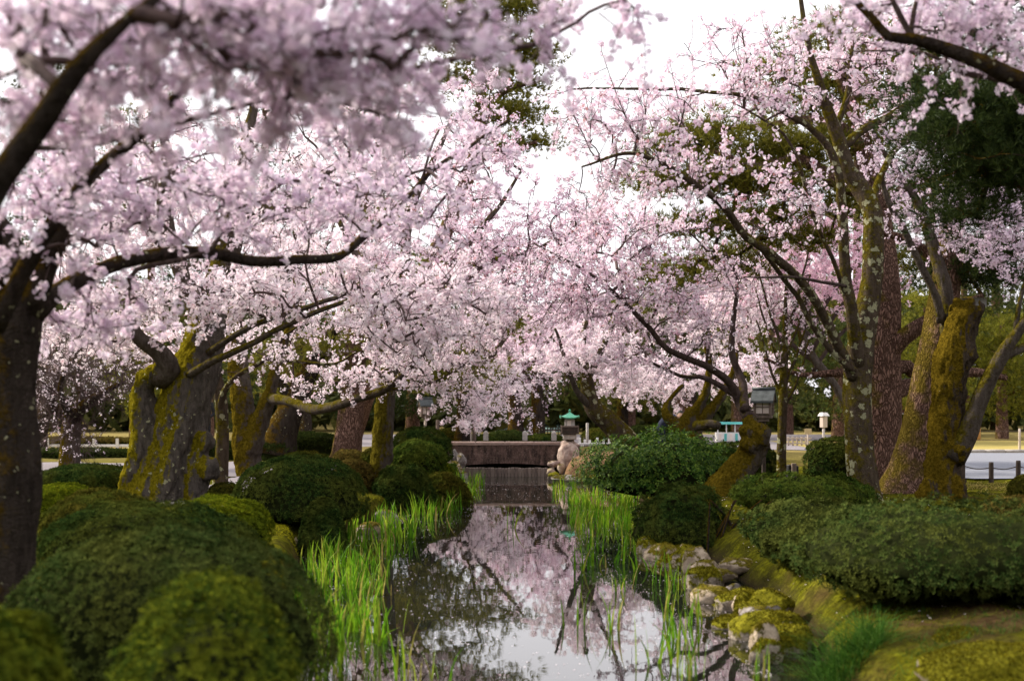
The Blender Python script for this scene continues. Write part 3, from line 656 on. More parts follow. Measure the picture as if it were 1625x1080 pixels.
def skin_person(name, label, joints, edges, radii, coat, head_c, head_r, extra=None):
    me = bpy.data.meshes.new('body'); me.from_pydata([Vector(j) for j in joints], edges, []); ob = bpy.data.objects.new('body', me); COL.objects.link(ob)
    sk = ob.modifiers.new('s', 'SKIN'); 
    for v, r in zip(me.skin_vertices[0].data, radii): v.radius = (r, r * .85)
    me.skin_vertices[0].data[0].use_root = True
    ss = ob.modifiers.new('d', 'SUBSURF'); ss.levels = ss.render_levels = 2
    dg = bpy.context.evaluated_depsgraph_get(); m2 = bpy.data.meshes.new_from_object(ob.evaluated_get(dg)); bpy.data.objects.remove(ob)
    V = np.array([v.co[:] for v in m2.vertices]); base = (V[:, 0].mean(), V[:, 1].mean(), V[:, 2].min())
    root = thing('person', label, 'person', base)
    m2.transform(Matrix.Translation(-Vector(base))); m2.materials.clear(); m2.materials.append(coat)
    for p in m2.polygons: p.use_smooth = True
    b = bpy.data.objects.new('body', m2); COL.objects.link(b); b.parent = root
    hc = np.array(head_c); V = ICS_V * np.array([.85, .95, 1.2]) * head_r; V[:, 2] += .0
    nose = np.exp(-((V[:, 0] / .02) ** 2 + (V[:, 2] / .03) ** 2)) * (V[:, 1] < 0); V[:, 1] -= nose * .02
    MB().add(V + hc, ICS_F).build('head', M['skin'], root)
    k = ICS_V[:, 2] + .55 * ICS_V[:, 1] > -.05; V = ICS_V * np.array([.9, 1.0, 1.24]) * head_r * 1.06; F = ICS_F[k[ICS_F].all(1)]
    MB().add(V + hc + [0, .012, .006], F).build('hair', M['hair'], root)
    return root
def standing(px, d, label, coat):
    x = xx(px, d); z = float(ground_z(x, d)) + .02
    J = [(0, 0, .92), (0, 0, 1.15), (0, .01, 1.36), (0, 0, 1.46), (.09, 0, .88), (.10, -.02, .48), (.10, 0, .08), (.10, -.14, .05),
         (-.09, 0, .88), (-.10, .02, .48), (-.10, .05, .08), (-.10, -.09, .05), (.19, 0, 1.36), (.24, .02, 1.08), (.17, -.20, 1.0), (-.19, 0, 1.36), (-.24, .02, 1.08), (-.20, -.16, .95)]
    E = [(0, 1), (1, 2), (2, 3), (0, 4), (4, 5), (5, 6), (6, 7), (0, 8), (8, 9), (9, 10), (10, 11), (2, 12), (12, 13), (13, 14), (2, 15), (15, 16), (16, 17)]
    rr = [.15, .14, .15, .06, .10, .07, .05, .04, .10, .07, .05, .04, .07, .05, .035, .07, .05, .035]
    return skin_person('person', label, [(x + a, d + b, z + c) for a, b, c in J], E, rr, coat, (x, d - .02, z + 1.62), .105)
standing(325, 34, 'person in black coat standing half hidden behind the old gnarled cherry trunk', M['coat'])
def bending():
    d = 30.5; x = xx(1056, d); z = float(ground_z(x, d)) + .02
    J = [(-.10, 0, .86), (.0, -.02, 1.02), (-.16, -.04, 1.10), (-.24, -.05, 1.10), (.14, .05, .80), (.10, .0, .45), (.16, .06, .08), (.04, .0, .05),
         (.12, -.10, .80), (.06, -.12, .45), (.12, -.08, .08), (.0, -.12, .05), (-.16, .14, 1.04), (-.20, .16, .78), (-.32, .10, .62), (-.16, -.20, 1.04), (-.20, -.22, .78), (-.32, -.14, .62)]
    E = [(0, 1), (1, 2), (2, 3), (0, 4), (4, 5), (5, 6), (6, 7), (0, 8), (8, 9), (9, 10), (10, 11), (2, 12), (12, 13), (13, 14), (2, 15), (15, 16), (16, 17)]
    J[0] = (.10, 0, .86); J = [(-a, b, c) for a, b, c in J]
    rr = [.17, .16, .15, .06, .10, .07, .05, .04, .10, .07, .05, .04, .07, .05, .035, .07, .05, .035]
    skin_person('person', 'person in navy coat bending forward behind the glossy broadleaf bush', [(x + a, d + b, z + c) for a, b, c in J], E, rr, M['navy'], (x + .36, d - .06, z + 1.10), .10)
bending()
#@@NEXT

# ------------------------------------------------------------------ rocks
GR = 'stones edging the right bank'
for a in [
 ('tall mossy stone under the spreading azalea at the top of the right bank', 1013, 1052, 852, 905, 16.2, 'rock_moss', 11, GR),
 ('flat topped pinkish stone beside the mossy one, highest bare stone of the bank', 1030, 1078, 868, 912, 15.6, 'rock', 12, GR),
 ('orange mossed stone below the flat pinkish stone at the water', 1050, 1092, 882, 920, 15.0, 'rock_moss', 13, GR),
 ('big bare pale stone standing upright on the right bank', 1084, 1128, 872, 922, 14.4, 'rock', 14, GR),
 ('pinkish rounded stone lying on the moss in front of the big azalea', 1146, 1192, 886, 908, 14.0, 'rock', 15, GR),
 ('low pale slab stone half sunk in moss', 1118, 1162, 904, 922, 13.4, 'rock', 16, GR),
 ('mossy stone between the upright stone and the water edge', 1092, 1135, 905, 940, 13.2, 'rock_moss', 17, GR),
 ('pale rounded stone with moss on its right side at the waterline', 1104, 1160, 932, 968, 12.4, 'rock', 18, GR),
 ('mossy humped stone behind the pale waterline stones', 1140, 1202, 940, 985, 11.9, 'rock_moss', 19, GR),
 ('large yellow moss covered stone below the big azalea', 1182, 1250, 942, 990, 11.3, 'rock_moss', 20, GR),
 ('small half mossy stone beside the water left of the large mossed stones', 1138, 1188, 978, 1008, 11.0, 'rock_moss', 21, GR),
 ('broad stone with pale bare face and moss at the waterline', 1172, 1262, 975, 1034, 10.5, 'rock_moss', 22, GR),
 ('round moss dome stone nearest the fine grass tuft', 1218, 1284, 996, 1050, 10.0, 'rock_moss', 23, GR),
 ('small grey pebble stone wet at the waterline', 1140, 1160, 1003, 1018, 10.9, 'rock_grey', 24, GR),
 ('flat wet stone in the water beside the iris shoots', 1052, 1072, 922, 934, 14.2, 'rock_grey', 25, GR),
 ('large mossy boulder in the lower right corner with pale underside', 1450, 1740, 1018, 1130, 7.6, 'rock_moss', 26, GR),
 ('low mossy boulder above the lower right corner boulder', 1450, 1640, 1000, 1060, 8.6, 'rock_moss', 27, GR),
]:
    rock(*a[:6], M[a[6]], a[7], a[8], cut=.22)
_rr = np.random.default_rng(77)
for k in range(18):
    y = 9.3 + 8.2 * (k + _rr.random() * .7) / 18; x = float(np.interp(y, YE, XR)) + _rr.uniform(-.16, .06); px_ = CXP + x / y * FPX; h = _rr.uniform(.10, .19); w = _rr.uniform(.10, .20); py_ = HYP + (EYE - h * .5) / y * FPX; q = FPX / y
    rock(('small mossy stone wedged between larger stones along the right waterline', 'small bare tan stone at the right waterline among mossed stones', 'small mossy stone wedged between larger stones along the right waterline', 'small dark grey stone wet at the right waterline')[k % 4], px_ - w * q, px_ + w * q, py_ - h * q, py_ + h * q, y, M[('rock_moss', 'rock', 'rock_moss', 'rock_grey')[k % 4]], 300 + k, 'small waterline stones', cut=.22)
GL = 'stones edging the left bank'
for a in [
 ('grey angular stone, larger of two at the left bank below the clipped bushes', 592, 632, 808, 842, 20.4, 'rock_grey', 31, GL),
 ('brown rounded stone in front of the grey angular one', 568, 606, 826, 858, 18.6, 'rock', 32, GL),
 ('flat brownish stone right of the grey angular stone', 622, 654, 820, 838, 20.6, 'rock_grey', 33, GL),
 ('small pale stone peeking out of the moss under the flat bush', 660, 684, 794, 808, 23.0, 'rock', 34, GL),
 ('mossy orange stone on the bright moss beside the small round bush', 488, 520, 842, 872, 17.2, 'rock_moss', 35, GL),
 ('pale pointed stone at the edge of the iris shoots', 462, 492, 848, 880, 16.6, 'rock', 36, GL),
 ('grey stone low in the iris shoots', 492, 524, 872, 888, 16.2, 'rock_grey', 37, GL),
 ('small dark stone under the flat yellowish bush', 676, 706, 790, 806, 23.4, 'rock_grey', 38, GL),
]:
    rock(*a[:6], M[a[6]], a[7], a[8], cut=.22)
GB = 'stones beside the bridge'
for a in [
 ('tall dark grey stone standing at the left end of the bridge', 709, 730, 712, 752, 32.7, 'rock_grey', 41, GB),
 ('second grey upright stone touching the bridge face on the left', 724, 740, 718, 745, 32.5, 'rock_grey', 42, GB),
 ('pinkish stone below the tall grey stones left of the weir', 713, 730, 730, 746, 31.6, 'rock', 43, GB),
 ('pale stone at the left waterline beside the weir', 722, 734, 738, 754, 31.2, 'rock', 44, GB),
 ('lowest pale stone left of the weir near the yellow bush', 727, 744, 748, 766, 30.6, 'rock_grey', 45, GB),
 ('small flat stone under the yellow bush by the weir', 716, 730, 752, 766, 30.2, 'rock_grey', 46, GB),
 ('flat whitish slab rock at the foot of the brown soil slope', 876, 930, 752, 768, 29.6, 'rock_white', 47, GB),
 ('pale stone below the lantern boulder', 884, 897, 734, 750, 31.6, 'rock', 48, GB),
 ('small pale stone at the right waterline beside the weir', 866, 882, 742, 756, 31.2, 'rock', 49, GB),
 ('mossy stone at the right end of the weir', 868, 892, 748, 766, 30.6, 'rock_moss', 50, GB),
 ('flat stone step between the lantern boulder and the weir', 868, 890, 730, 740, 32.2, 'lantern_rock', 51, GB),
]:
    rock(*a[:6], M[a[6]], a[7], a[8], cut=.25)
# brown soil mound by the lantern
def mound(name, x0, x1, y0, d, dep, mat, h0, label=None):
    c = P((x0 + x1) / 2, y0, d); rx = (x1 - x0) / 2 / FPX * d
    g = np.linspace(-1, 1, 41); GX, GY = np.meshgrid(g, g); q = np.clip(1 - GX ** 2 - GY ** 2, 0, 1); 
    x = c[0] + GX * rx; y = c[1] + GY * dep; gz = ground_z(x, y)
    z = gz - .05 + q ** .8 * (c[2] - h0 + .05) * (1 + .15 * fbm(np.stack([x, y, 0 * x], -1), 3, 3))
    n = 41; i = np.arange(n - 1)[:, None] * n; j = np.arange(n - 1)[None]; F = np.stack([i + j, i + j + 1, i + n + j + 1, i + n + j], -1).reshape(-1, 4)
    return MB().add(np.stack([x, y, z], -1), F).build(name, mat, kind='structure')
M['soil'] = mat_simple('brown_soil', (.10, .055, .03), (.26, .155, .08), 18, .95, .8, .1, 7, bd=.03)
mound('soil_mound', 868, 1020, 716, 31.0, 1.6, M['soil'], .42)
mound('moss_mound', 575, 745, 782, 22.8, 1.3, M['ground'], .42)
mound('moss_mound', 405, 560, 826, 17.3, 1.2, M['ground'], .42)

# ------------------------------------------------------------------ clipped bushes
LEAFV = np.array([[0, -.5, 0], [.27, 0, .06], [0, .5, -.04], [-.27, 0, .06]]); LEAFF = np.array([[0, 1, 2], [0, 2, 3]])
ROSV = []; ROSF = []
for _k in range(4):
    _a = _k * math.pi / 2 + .4; _c, _s = math.cos(_a), math.sin(_a); _t = (.10, .22, .05, .30)[_k]
    for _x, _y, _z in ((.06, 0, -.05), (.46, .24, .10 + _t * .5), (.98, 0, _t + .10), (.46, -.24, .04 + _t * .5)): ROSV.append((_x * _c - _y * _s, _x * _s + _y * _c, _z))
    ROSF += [(4 * _k, 4 * _k + 1, 4 * _k + 2), (4 * _k, 4 * _k + 2, 4 * _k + 3)]
ROSV = np.array(ROSV); ROSF = np.array(ROSF)
TRIS = [0]
def bush(label, x0, x1, yt, d, mat, depth=None, leaf=.026, cover=2.0, lump=.05, e=.72, name='azalea_bush', cat='bush', group='clipped bushes of the garden', z0=None, seed=None, shoots=0., tilt=0., under=0.):
    c = P((x0 + x1) / 2, yt, d); rx = (x1 - x0) / 2 / FPX * d; ry = depth or rx * .9; top = c[2]
    g = float(ground_z(c[0], d)) - .03 if z0 is None else z0; H = max(top - g, .12)
    seed = seed or int(abs(x0 * 7 + yt * 13 + d * 31)); rr = np.random.default_rng(seed); off = rr.random(3) * 40
    leaf = max(leaf, d * .00155)
    def surf(n, k=1.0):
        s = np.sign(n) * np.abs(n) ** np.array([.9, .9, e])
        s = s * (1 + lump * fbm(n * 2.4 + off, 1, 3) + .6 * lump * fbm(n * 9 + off, 1, 3))[:, None]
        m_ = .28 + .16 * (under > 0); z = np.where(s[:, 2] > 0, s[:, 2] * H * (1 - m_), s[:, 2] * H * (m_ + .02)) + g + H * m_
        if under: s[:, :2] *= (1 - under * np.clip(-n[:, 2], 0, 1) ** .8)[:, None]
        q = np.stack([c[0] + s[:, 0] * rx * k, d + s[:, 1] * ry * k, g + (z - g) * (k if k < 1 else 1) + tilt * s[:, 0] * rx], -1)
        return q + norm(n) * ((lump * .75) * fbm(q + off, 4.5, 2) + min(.045, lump * .7) * fbm(q + off, 11, 2))[:, None]
    t = thing(name, label, cat, (c[0], d, g), group)
    MB().add(surf(ICS_V, .88), ICS_F).build('branches', M['core'], t)  # solid core behind the leaves, coloured dark for the shade inside
    area = 2 * np.pi * ((rx * ry) ** .8 + (rx * H) ** .8 + (ry * H) ** .8) / 3 * 1.5
    n = int(min(area * cover * .64 / (leaf * leaf * .27 * 4), 8000))
    dr = rr.normal(size=(n, 3)); dr[:, 2] = np.where(dr[:, 2] < (-.4 if not under else -1.2), -dr[:, 2], dr[:, 2]); dr = norm(dr)
    # the far side is thinner: most leaves go where they can be seen from about here
    keep = (dr[:, 1] < .4) | (rr.random(n) < .25); dr = dr[keep]; n = len(dr)
    p = surf(dr); ctr = np.array([c[0], d, g + H * (.3 + .16 * (under > 0))])
    depthk = rr.random(n) ** 1.6 * .075 - .02
    if shoots: depthk -= shoots * (rr.random(n) ** 3)
    p = p + (ctr - p) * depthk[:, None]
    nr = norm(norm((p - ctr) / np.array([rx, ry, H])) + .38 * rr.normal(size=(n, 3)) + np.array([0, 0, .25]))
    mb = MB(); scatter(mb, ROSV, ROSF, p, frames(nr), leaf * (.85 + .6 * rr.random(n))); TRIS[0] += 8 * n
    mb.build('foliage', mat, t, smooth=False, kind='stuff'); return t
B = bush
# left bank, near to far
B('bright green clipped bush closest to the camera at lower left', 165, 500, 914, 5.6, M['azalea_tip'], .8, .021, 2.2, .06, .98)
B('yellow green bush cut by the lower left corner', -120, 92, 985, 4.6, M['azalea_tip'], .6, .021, 2.2, .06)
B('widest dark green dome bush at lower left', 8, 528, 842, 7.4, M['azalea_grey'], .7, .022, 2.2, .04, .98)  # its lit top is put into a lighter leaf colour than the bush behind
B('dark green dome bush behind the widest one at left', 58, 410, 800, 10.0, M['azalea_dark'], .62, .022, 2.2, .05, .6)  # darker leaf colour puts the shade of its front face into the material
B('brownish topped low bush at the foot of the gnarled trunk', 78, 255, 781, 11.6, M['azalea_olive'], .8, .024, 2.0, .05)
B('bright lime green mound bush in front of the gnarled trunk', 262, 428, 789, 12.6, M['azalea_bright'], .6, .024, 2.0, .06)
B('dark low spreading bush left of the gnarled trunk', 62, 212, 738, 20.5, M['azalea_dark'], .9, .026)
B('bright green small bush beside the leftmost trunk', 40, 142, 768, 16.2, M['azalea_bright'], .6, .025)
B('large round dark green bush in front of the forked mossy trunk', 374, 582, 724, 17.6, M['azalea_dark'], .85, .024, 2.2, .04, .8)
B('small dark ball bush at the left bank beside bright moss', 474, 549, 791, 16.0, M['azalea_dark'], None, .022, 2.2, .03, .85)
B('dark oval bush on the left bank below the mossy trunk', 590, 690, 738, 22.3, M['azalea_dark'], .55, .026, 2.2, .05)
B('flattened olive bush overhanging the iris on the left', 658, 747, 750, 23.4, M['azalea_olive'], .5, .026, 2.0, .06)
B('round olive topped bush right of the mossy trunk', 620, 708, 699, 26.5, M['azalea_mid'], .6, .028)
B('small yellow bush near the left bridge stones', 662, 718, 731, 26.6, M['azalea_bright'], .4, .028)
B('tiny yellow green bush touching the bridge stones', 708, 727, 736, 28.8, M['azalea_mid'], .3, .03)
B('wide dark bush behind the olive bush left of the bridge', 622, 716, 679, 30.5, M['azalea_dark'], .8, .032)
B('brown tipped small bush at the pine foot', 530, 578, 714, 28.5, M['azalea_brown'], .5, .03)
B('brown topped bush behind the large round dark bush', 436, 528, 718, 24.0, M['azalea_olive'], .6, .028)
B('reddish brown low bush right of the large round dark bush', 530, 592, 730, 22.6, M['azalea_brown'], .4, .028)
B('olive bush close to the left of the mossy trunk', 572, 612, 712, 26.0, M['azalea_olive'], .4, .03)
B('scrubby low bush at the foot of the lichen trunk', 330, 384, 768, 19.0, M['azalea_olive'], .4, .026, 1.4, .12)
B('flat clipped hedge behind the forked mossy trunk', 405, 545, 686, 32.5, M['hedge_leaf'], .7, .034, e=.4, name='hedge', cat='hedge', group='clipped hedges')
B('lower hedge step in front of the flat hedge', 398, 470, 697, 31.0, M['hedge_leaf'], .5, .034, e=.4, name='hedge', cat='hedge', group='clipped hedges')
B('short hedge seen between the gnarled and lichen trunks', 316, 392, 700, 31.5, M['hedge_leaf'], .5, .034, e=.4, name='hedge', cat='hedge', group='clipped hedges')
B('long low hedge beyond the left gravel path', -60, 225, 712, 32.5, M['hedge_leaf'], .6, .034, e=.3, name='hedge', cat='hedge', group='clipped hedges')
B('red brown hedge behind the white edging fence at far left', -40, 250, 694, 40, M['azalea_brown'], .7, .04, e=.4, name='hedge', cat='hedge', group='clipped hedges')
# behind the bridge
B('olive bush behind the wooden posts left of the bridge', 684, 744, 681, 39, M['azalea_olive'], .8, .04)
B('dark round bush behind the middle of the bridge', 772, 838, 684, 41, M['hedge_leaf'], .8, .04)
B('low dark bush behind the left bridge post', 735, 790, 690, 40, M['azalea_dark'], .6, .04)
B('low bush behind the right part of the bridge', 826, 894, 689, 43, M['azalea_dark'], .6, .042)
B('olive round bush behind the white fence', 922, 1000, 680, 41, M['azalea_olive'], .9, .04)
B('dark green bush behind the leaning cherry at centre right', 985, 1070, 676, 36, M['hedge_leaf'], .9, .038)
# right bank
B('glossy broad leaved bush with ragged top right of the bridge', 938, 1165, 699, 22.0, M['broadleaf'], 1.0, .055, 1.9, .26, 1.0, 'broadleaf_shrub', shoots=.2)
B('dark ball bush behind the burled tree trunk', 1088, 1236, 703, 24.5, M['azalea_dark'], .6, .028)
B('sparse dark round bush between thin cherry and main right trunk', 1278, 1372, 695, 23.5, M['azalea_dark'], .6, .032, 1.5, .07)
B('dark bush piece right of the red pine trunk', 1366, 1430, 704, 24.0, M['azalea_dark'], .5, .03, 1.6, .08)
B('spreading dark azalea hanging over the right bank stones', 1004, 1150, 773, 16.6, M['azalea_dark'], .8, .028, 2.0, .20, 1.0, under=.24)
B('long spreading azalea below the main right trunk', 1160, 1384, 757, 17.2, M['azalea_mid'], .8, .028, 2.0, .17, 1.0, under=.24)
B('biggest azalea at right with layered spreading top', 1248, 1775, 797, 10.5, M['azalea_grey'], 1.45, .026, 2.6, .16, .95, under=.12)
B('left lobe azalea tucked against the biggest right azalea', 1186, 1398, 800, 12.9, M['azalea_grey'], .7, .026, 2.4, .18, 1.0, under=.24)
B('brownish bush cut by the right edge near the rope fence', 1602, 1680, 752, 17.5, M['azalea_olive'], .5, .026)
B('low brown bush behind the right edge of the biggest azalea', 1560, 1680, 790, 15.5, M['azalea_brown'], .5, .026)
B('pale olive far bush left of the mossy pine trunk', 1412, 1450, 660, 44, M['azalea_olive'], .5, .045)
print('bush tris', TRIS[0])

# bare stems under the spreading azaleas
def stems(start, x0, x1, d, z, n, seed):
    t = [o for o in bpy.data.objects if o.get('label', '').startswith(start)][0]
    rr = np.random.default_rng(seed)
    for k in range(n):
        mb = MB(); x = xx(x0 + (x1 - x0) * rr.random(), d); y = d + rr.normal() * .2; g = float(ground_z(x, y)); a = rr.uniform(-1, 1) * .5
        tube(mb, [(x, y, g - .05), (x + a * .3, y - .05, g + .12), (x + a, y - .1 - rr.random() * .1, z)], [.022, .018, .010], .06, 6, .15, wob=.03)
        mb.build('stem', M['bark_dark'], t)
stems('spreading dark azalea', 1060, 1170, 16.1, .7, 7, 4)

# ------------------------------------------------------------------ blossom and twig kit
def flower_hi():
    V = [[0, 0, -.10]]; F = []
    for k in range(5):
        a = k * 2 * math.pi / 5; b = len(V)
        for da, r_, z in ((-.5, .62, .05), (-.2, 1.0, .12), (.2, 1.0, .12), (.5, .62, .05)): V.append([math.cos(a + da) * r_, math.sin(a + da) * r_, z + .03 * (da > 0)])
        F += [[0, b, b + 1], [0, b + 1, b + 2], [0, b + 2, b + 3]]
    return np.array(V), np.array(F)
def flower_mid():
    V = [[0, 0, -.12]]; F = []
    for k in range(5):
        a = k * 2 * math.pi / 5; b = len(V)
        V += [[math.cos(a - .52) * .95, math.sin(a - .52) * .95, .10], [math.cos(a + .52) * .95, math.sin(a + .52) * .95, .16]]; F.append([0, b, b + 1])
    return np.array(V), np.array(F)
def flower_low():
    return np.array([[0, 0, -.2], [1, -.3, .15], [.3, 1, .1], [-1, .4, .15], [-.4, -1, .1]]), np.array([[0, 1, 2], [0, 2, 3], [0, 3, 4]])
FL = {'hi': flower_hi(), 'mid': flower_mid(), 'low': flower_low()}
def ribbons(mb, A, C, B_, r0, r1, sides=3, seg=3, m=0):
    """many tapered quadratic-curve twigs at once"""
    n = len(A); t = np.linspace(0, 1, seg + 1)[None, :, None]
    p = (1 - t) ** 2 * A[:, None] + 2 * t * (1 - t) * C[:, None] + t ** 2 * B_[:, None]
    ax = norm(B_ - A); u = norm(np.cross(ax, R.normal(size=ax.shape))); v = np.cross(ax, u)
    th = np.linspace(0, 2 * np.pi, sides, endpoint=False)
    ring = np.cos(th)[None, :, None] * u[:, None] + np.sin(th)[None, :, None] * v[:, None]
    rr = np.asarray(r0).reshape(-1, 1) * (1 - t[..., 0]) + np.asarray(r1).reshape(-1, 1) * t[..., 0]
    V = p[:, :, None] + ring[:, None] * rr[:, :, None, None]
    b = (np.arange(n) * (seg + 1) * sides)[:, None, None]; i = (np.arange(seg) * sides)[None, :, None]; j = np.arange(sides)[None, None]; j2 = (j + 1) % sides
    F = np.stack([b + i + j, b + i + j2, b + i + sides + j2, b + i + sides + j], -1).reshape(-1, 4)
    mb.add(V.reshape(-1, 3), F, m)
STAT = {}
def grow(roots, rootlen, pts, bf=.35):
    """connects crown points to the limbs: each takes the nearest node, with a penalty on the way already travelled"""
    nodes = [*roots]; n0 = len(roots); N = len(pts); plen = np.concatenate([rootlen, np.zeros(N)])
    D = np.linalg.norm(pts[:, None] - roots[None], axis=2) + bf * rootlen[None]; par = D.argmin(1); best = D.min(1); done = np.zeros(N, bool)
    order = []; parent = np.full(N, -1)
    allp = np.vstack([roots, pts])
    for _ in range(N):
        k = np.where(done, 1e9, best).argmin(); done[k] = True; parent[k] = par[k]
        plen[n0 + k] = plen[par[k]] + np.linalg.norm(pts[k] - allp[par[k]]); order.append(k)
        dd = np.linalg.norm(pts - pts[k], axis=1) + bf * plen[n0 + k]; better = (dd < best) & ~done
        best[better] = dd[better]; par[better] = n0 + k
    cnt = np.ones(N)
    for k in order[::-1]:
        if parent[k] >= n0: cnt[parent[k] - n0] += cnt[k]
    return parent, cnt, allp, n0
def crown_pts(crowns, dens=1.0):
    out = []
    for c in crowns:
        px, py, d, rx, ry, rdd, n = c[:7]; n = max(3, int(n * dens)); v = norm(R.normal(size=(n, 3))) * (R.random((n, 1)) ** .42)
        out.append(P(px, py, d) + v * np.array([rx / FPX * d, rdd, ry / FPX * d]))
    return np.vstack(out)
def cherry(label, limbs, crowns, bark='bark', petal='petal', lod='mid', sprays=3, spray_len=(.22, .5), flowers=5, fsize=.021, clus=.05, name='cherry_tree', group='cherry trees in blossom',
           remesh=0., amp=.16, ridge=.0, twist=0., clear=0, twr=1.0, clusters=5, limb_bark=None, up=.25, bf=.35, budmix=0, skipbase=.35, trunks=1, extra=None, dens=1.0, disp=1.0):
    base = P(*limbs[0][0][:3]); t = thing(name, label, 'tree', base, group); roots = []; rl = []
    hero = MB()
    for k, L in enumerate(limbs):
        pts = np.array([P(*q[:3]) for q in L]); rr = np.array([q[3] / 2 / FPX * q[2] for q in L]); big = rr[0] > .055
        if k < trunks: mb = hero
        else: mb = MB()
        step = .07 if (k < trunks and remesh) else (.10 if big else .14)
        p, r = tube(mb, pts, rr * (.94 if k < trunks and remesh else 1), step, 20 if k < trunks else (12 if big else 8), amp if k < trunks else amp * .8, 3.0, ridge if k < trunks else 0, twist, wob=0 if k < trunks else .05)
        if k >= trunks: mb.build('limb', M[limb_bark or bark] if r[0] > .03 else M['bark_thin'], t)
        s = np.concatenate([[0], np.cumsum(np.linalg.norm(np.diff(p, axis=0), axis=1))]); sel = slice(int(len(p) * skipbase) if k < trunks else 1, None)
        roots.append(p[sel][::2]); rl.append(s[sel][::2] * .3)
    if extra:
        for q in extra:   # burls and root swellings: (px,py,d,rx,ry px, seed)
            c = P(*q[:3]); nv = ICO_V * (1 + .22 * fbm(ICO_V + q[5], 2.2, 3))[:, None] * np.array([q[3], (q[3] + q[4]) / 2, q[4]]) / FPX * q[2] + c; hero.add(nv, ICO_F)
    rmax = min(.42, max(q[3] / 2 / FPX * q[2] for q in limbs[0][2:])); 
    if remesh:
        ob = hero.build('tmp', M[bark]); md = ob.modifiers.new('r', 'REMESH'); md.mode = 'VOXEL'; md.voxel_size = remesh
        sm = ob.modifiers.new('s', 'SMOOTH'); sm.iterations = 3; sm.factor = .5
        dg = bpy.context.evaluated_depsgraph_get(); me = bpy.data.meshes.new_from_object(ob.evaluated_get(dg)); bpy.data.objects.remove(ob)
        n = len(me.vertices); V = np.empty(n * 3, np.float32); me.vertices.foreach_get('co', V); V = V.reshape(-1, 3).astype(float)
        N = np.empty(n * 3, np.float32); me.vertices.foreach_get('normal', N); N = N.reshape(-1, 3)
        q = V * np.array([1, 1, .22]) + .25 * np.stack([fbm(V, 1.5, 2), fbm(V + 7, 1.5, 2), 0 * V[:, 0]], -1); rg = rmax
        V = V + N * (disp * .09 * rg * fbm(V, .9 / rg, 3) + disp * .13 * rg * (np.abs(fbm(q, 3.2 / rg, 3)) - .28) + .10 * rg * (np.abs(fbm(q + 5, 7 / rg, 3)) - .28) + .03 * rg * fbm(V, 9 / rg, 2))[:, None] - np.array(base)
        me.vertices.foreach_set('co', V.astype(np.float32).ravel()); me.update(); me.name = 'trunk'
        for pl in me.polygons: pl.use_smooth = True
        o = bpy.data.objects.new('trunk', me); COL.objects.link(o); o.parent = t
    else: hero.build('trunk', M[bark], t)
    if not crowns: return t
    roots = np.vstack(roots); rl = np.concatenate(rl); pts = crown_pts(crowns, dens)
    par, cnt, allp, n0 = grow(roots, rl, pts, bf); N = len(pts); A = allp[par]; L = np.linalg.norm(pts - A, axis=1)
    C = (A + pts) / 2 + R.normal(size=(N, 3)) * (.13 * L)[:, None] + np.array([0, 0, 1.]) * (.06 * L)[:, None]
    r0 = np.clip(.0042 * cnt ** .45, .004, .035) * twr; r1 = np.clip(.0042 * np.maximum(cnt - 1, .4) ** .45, .003, .03) * twr
    tw = MB(); ribbons(tw, A, C, pts, r0, r1, 3 if lod == 'low' else 4, 3)
    # flowering sprays at every node
    d0 = norm(pts - C); S = sprays; O = np.repeat(pts, S, 0); dirs = norm(np.repeat(d0, S, 0) + .85 * R.normal(size=(N * S, 3)) + np.array([0, 0, up])); ln = R.uniform(*spray_len, N * S)
    O2 = O - np.repeat(pts - A, S, 0) * (R.random((N * S, 1)) * .8)     # and along the twig that leads to it
    # start on the curve
    E = O2 + dirs * ln[:, None]; Cc = O2 + dirs * (ln * .5)[:, None] + R.normal(size=(N * S, 3)) * (.12 * ln)[:, None] + np.array([0, 0, .04])
    ribbons(tw, O2, Cc, E, np.full(N * S, .0035 * twr), np.full(N * S, .0018 * twr), 3, 1 if lod == 'low' else 2)
    tw.build('twigs', M['twig'], t, kind='stuff')
    # blossom clusters
    tt = R.random((N * S, clusters)); tt[:, 0] = 1; tt = tt[..., None]
    cp = (1 - tt) ** 2 * O2[:, None] + 2 * tt * (1 - tt) * Cc[:, None] + tt ** 2 * E[:, None]; cp = cp.reshape(-1, 3)
    if clear: cp = cp[R.random(len(cp)) > clear]
    n = len(cp); flowers = int(flowers * 1.3); cp = cp[R.random(n) < .78]; n = len(cp); out = norm(R.normal(size=(n * flowers, 3)) + np.array([0, 0, -.15])); pos = np.repeat(cp, flowers, 0) + out * clus * R.uniform(.5, 1.15, (n * flowers, 1))
    pv, pf = FL[lod]; mb = MB(); scatter(mb, pv, pf, pos, frames(norm(out + .5 * R.normal(size=out.shape))), fsize * R.uniform(.8, 1.2, len(pos)))
    mb.build('crown', M[petal], t, smooth=False, kind='stuff'); STAT[label[:30]] = len(pos) * len(pf)
    return t
#@@TREES

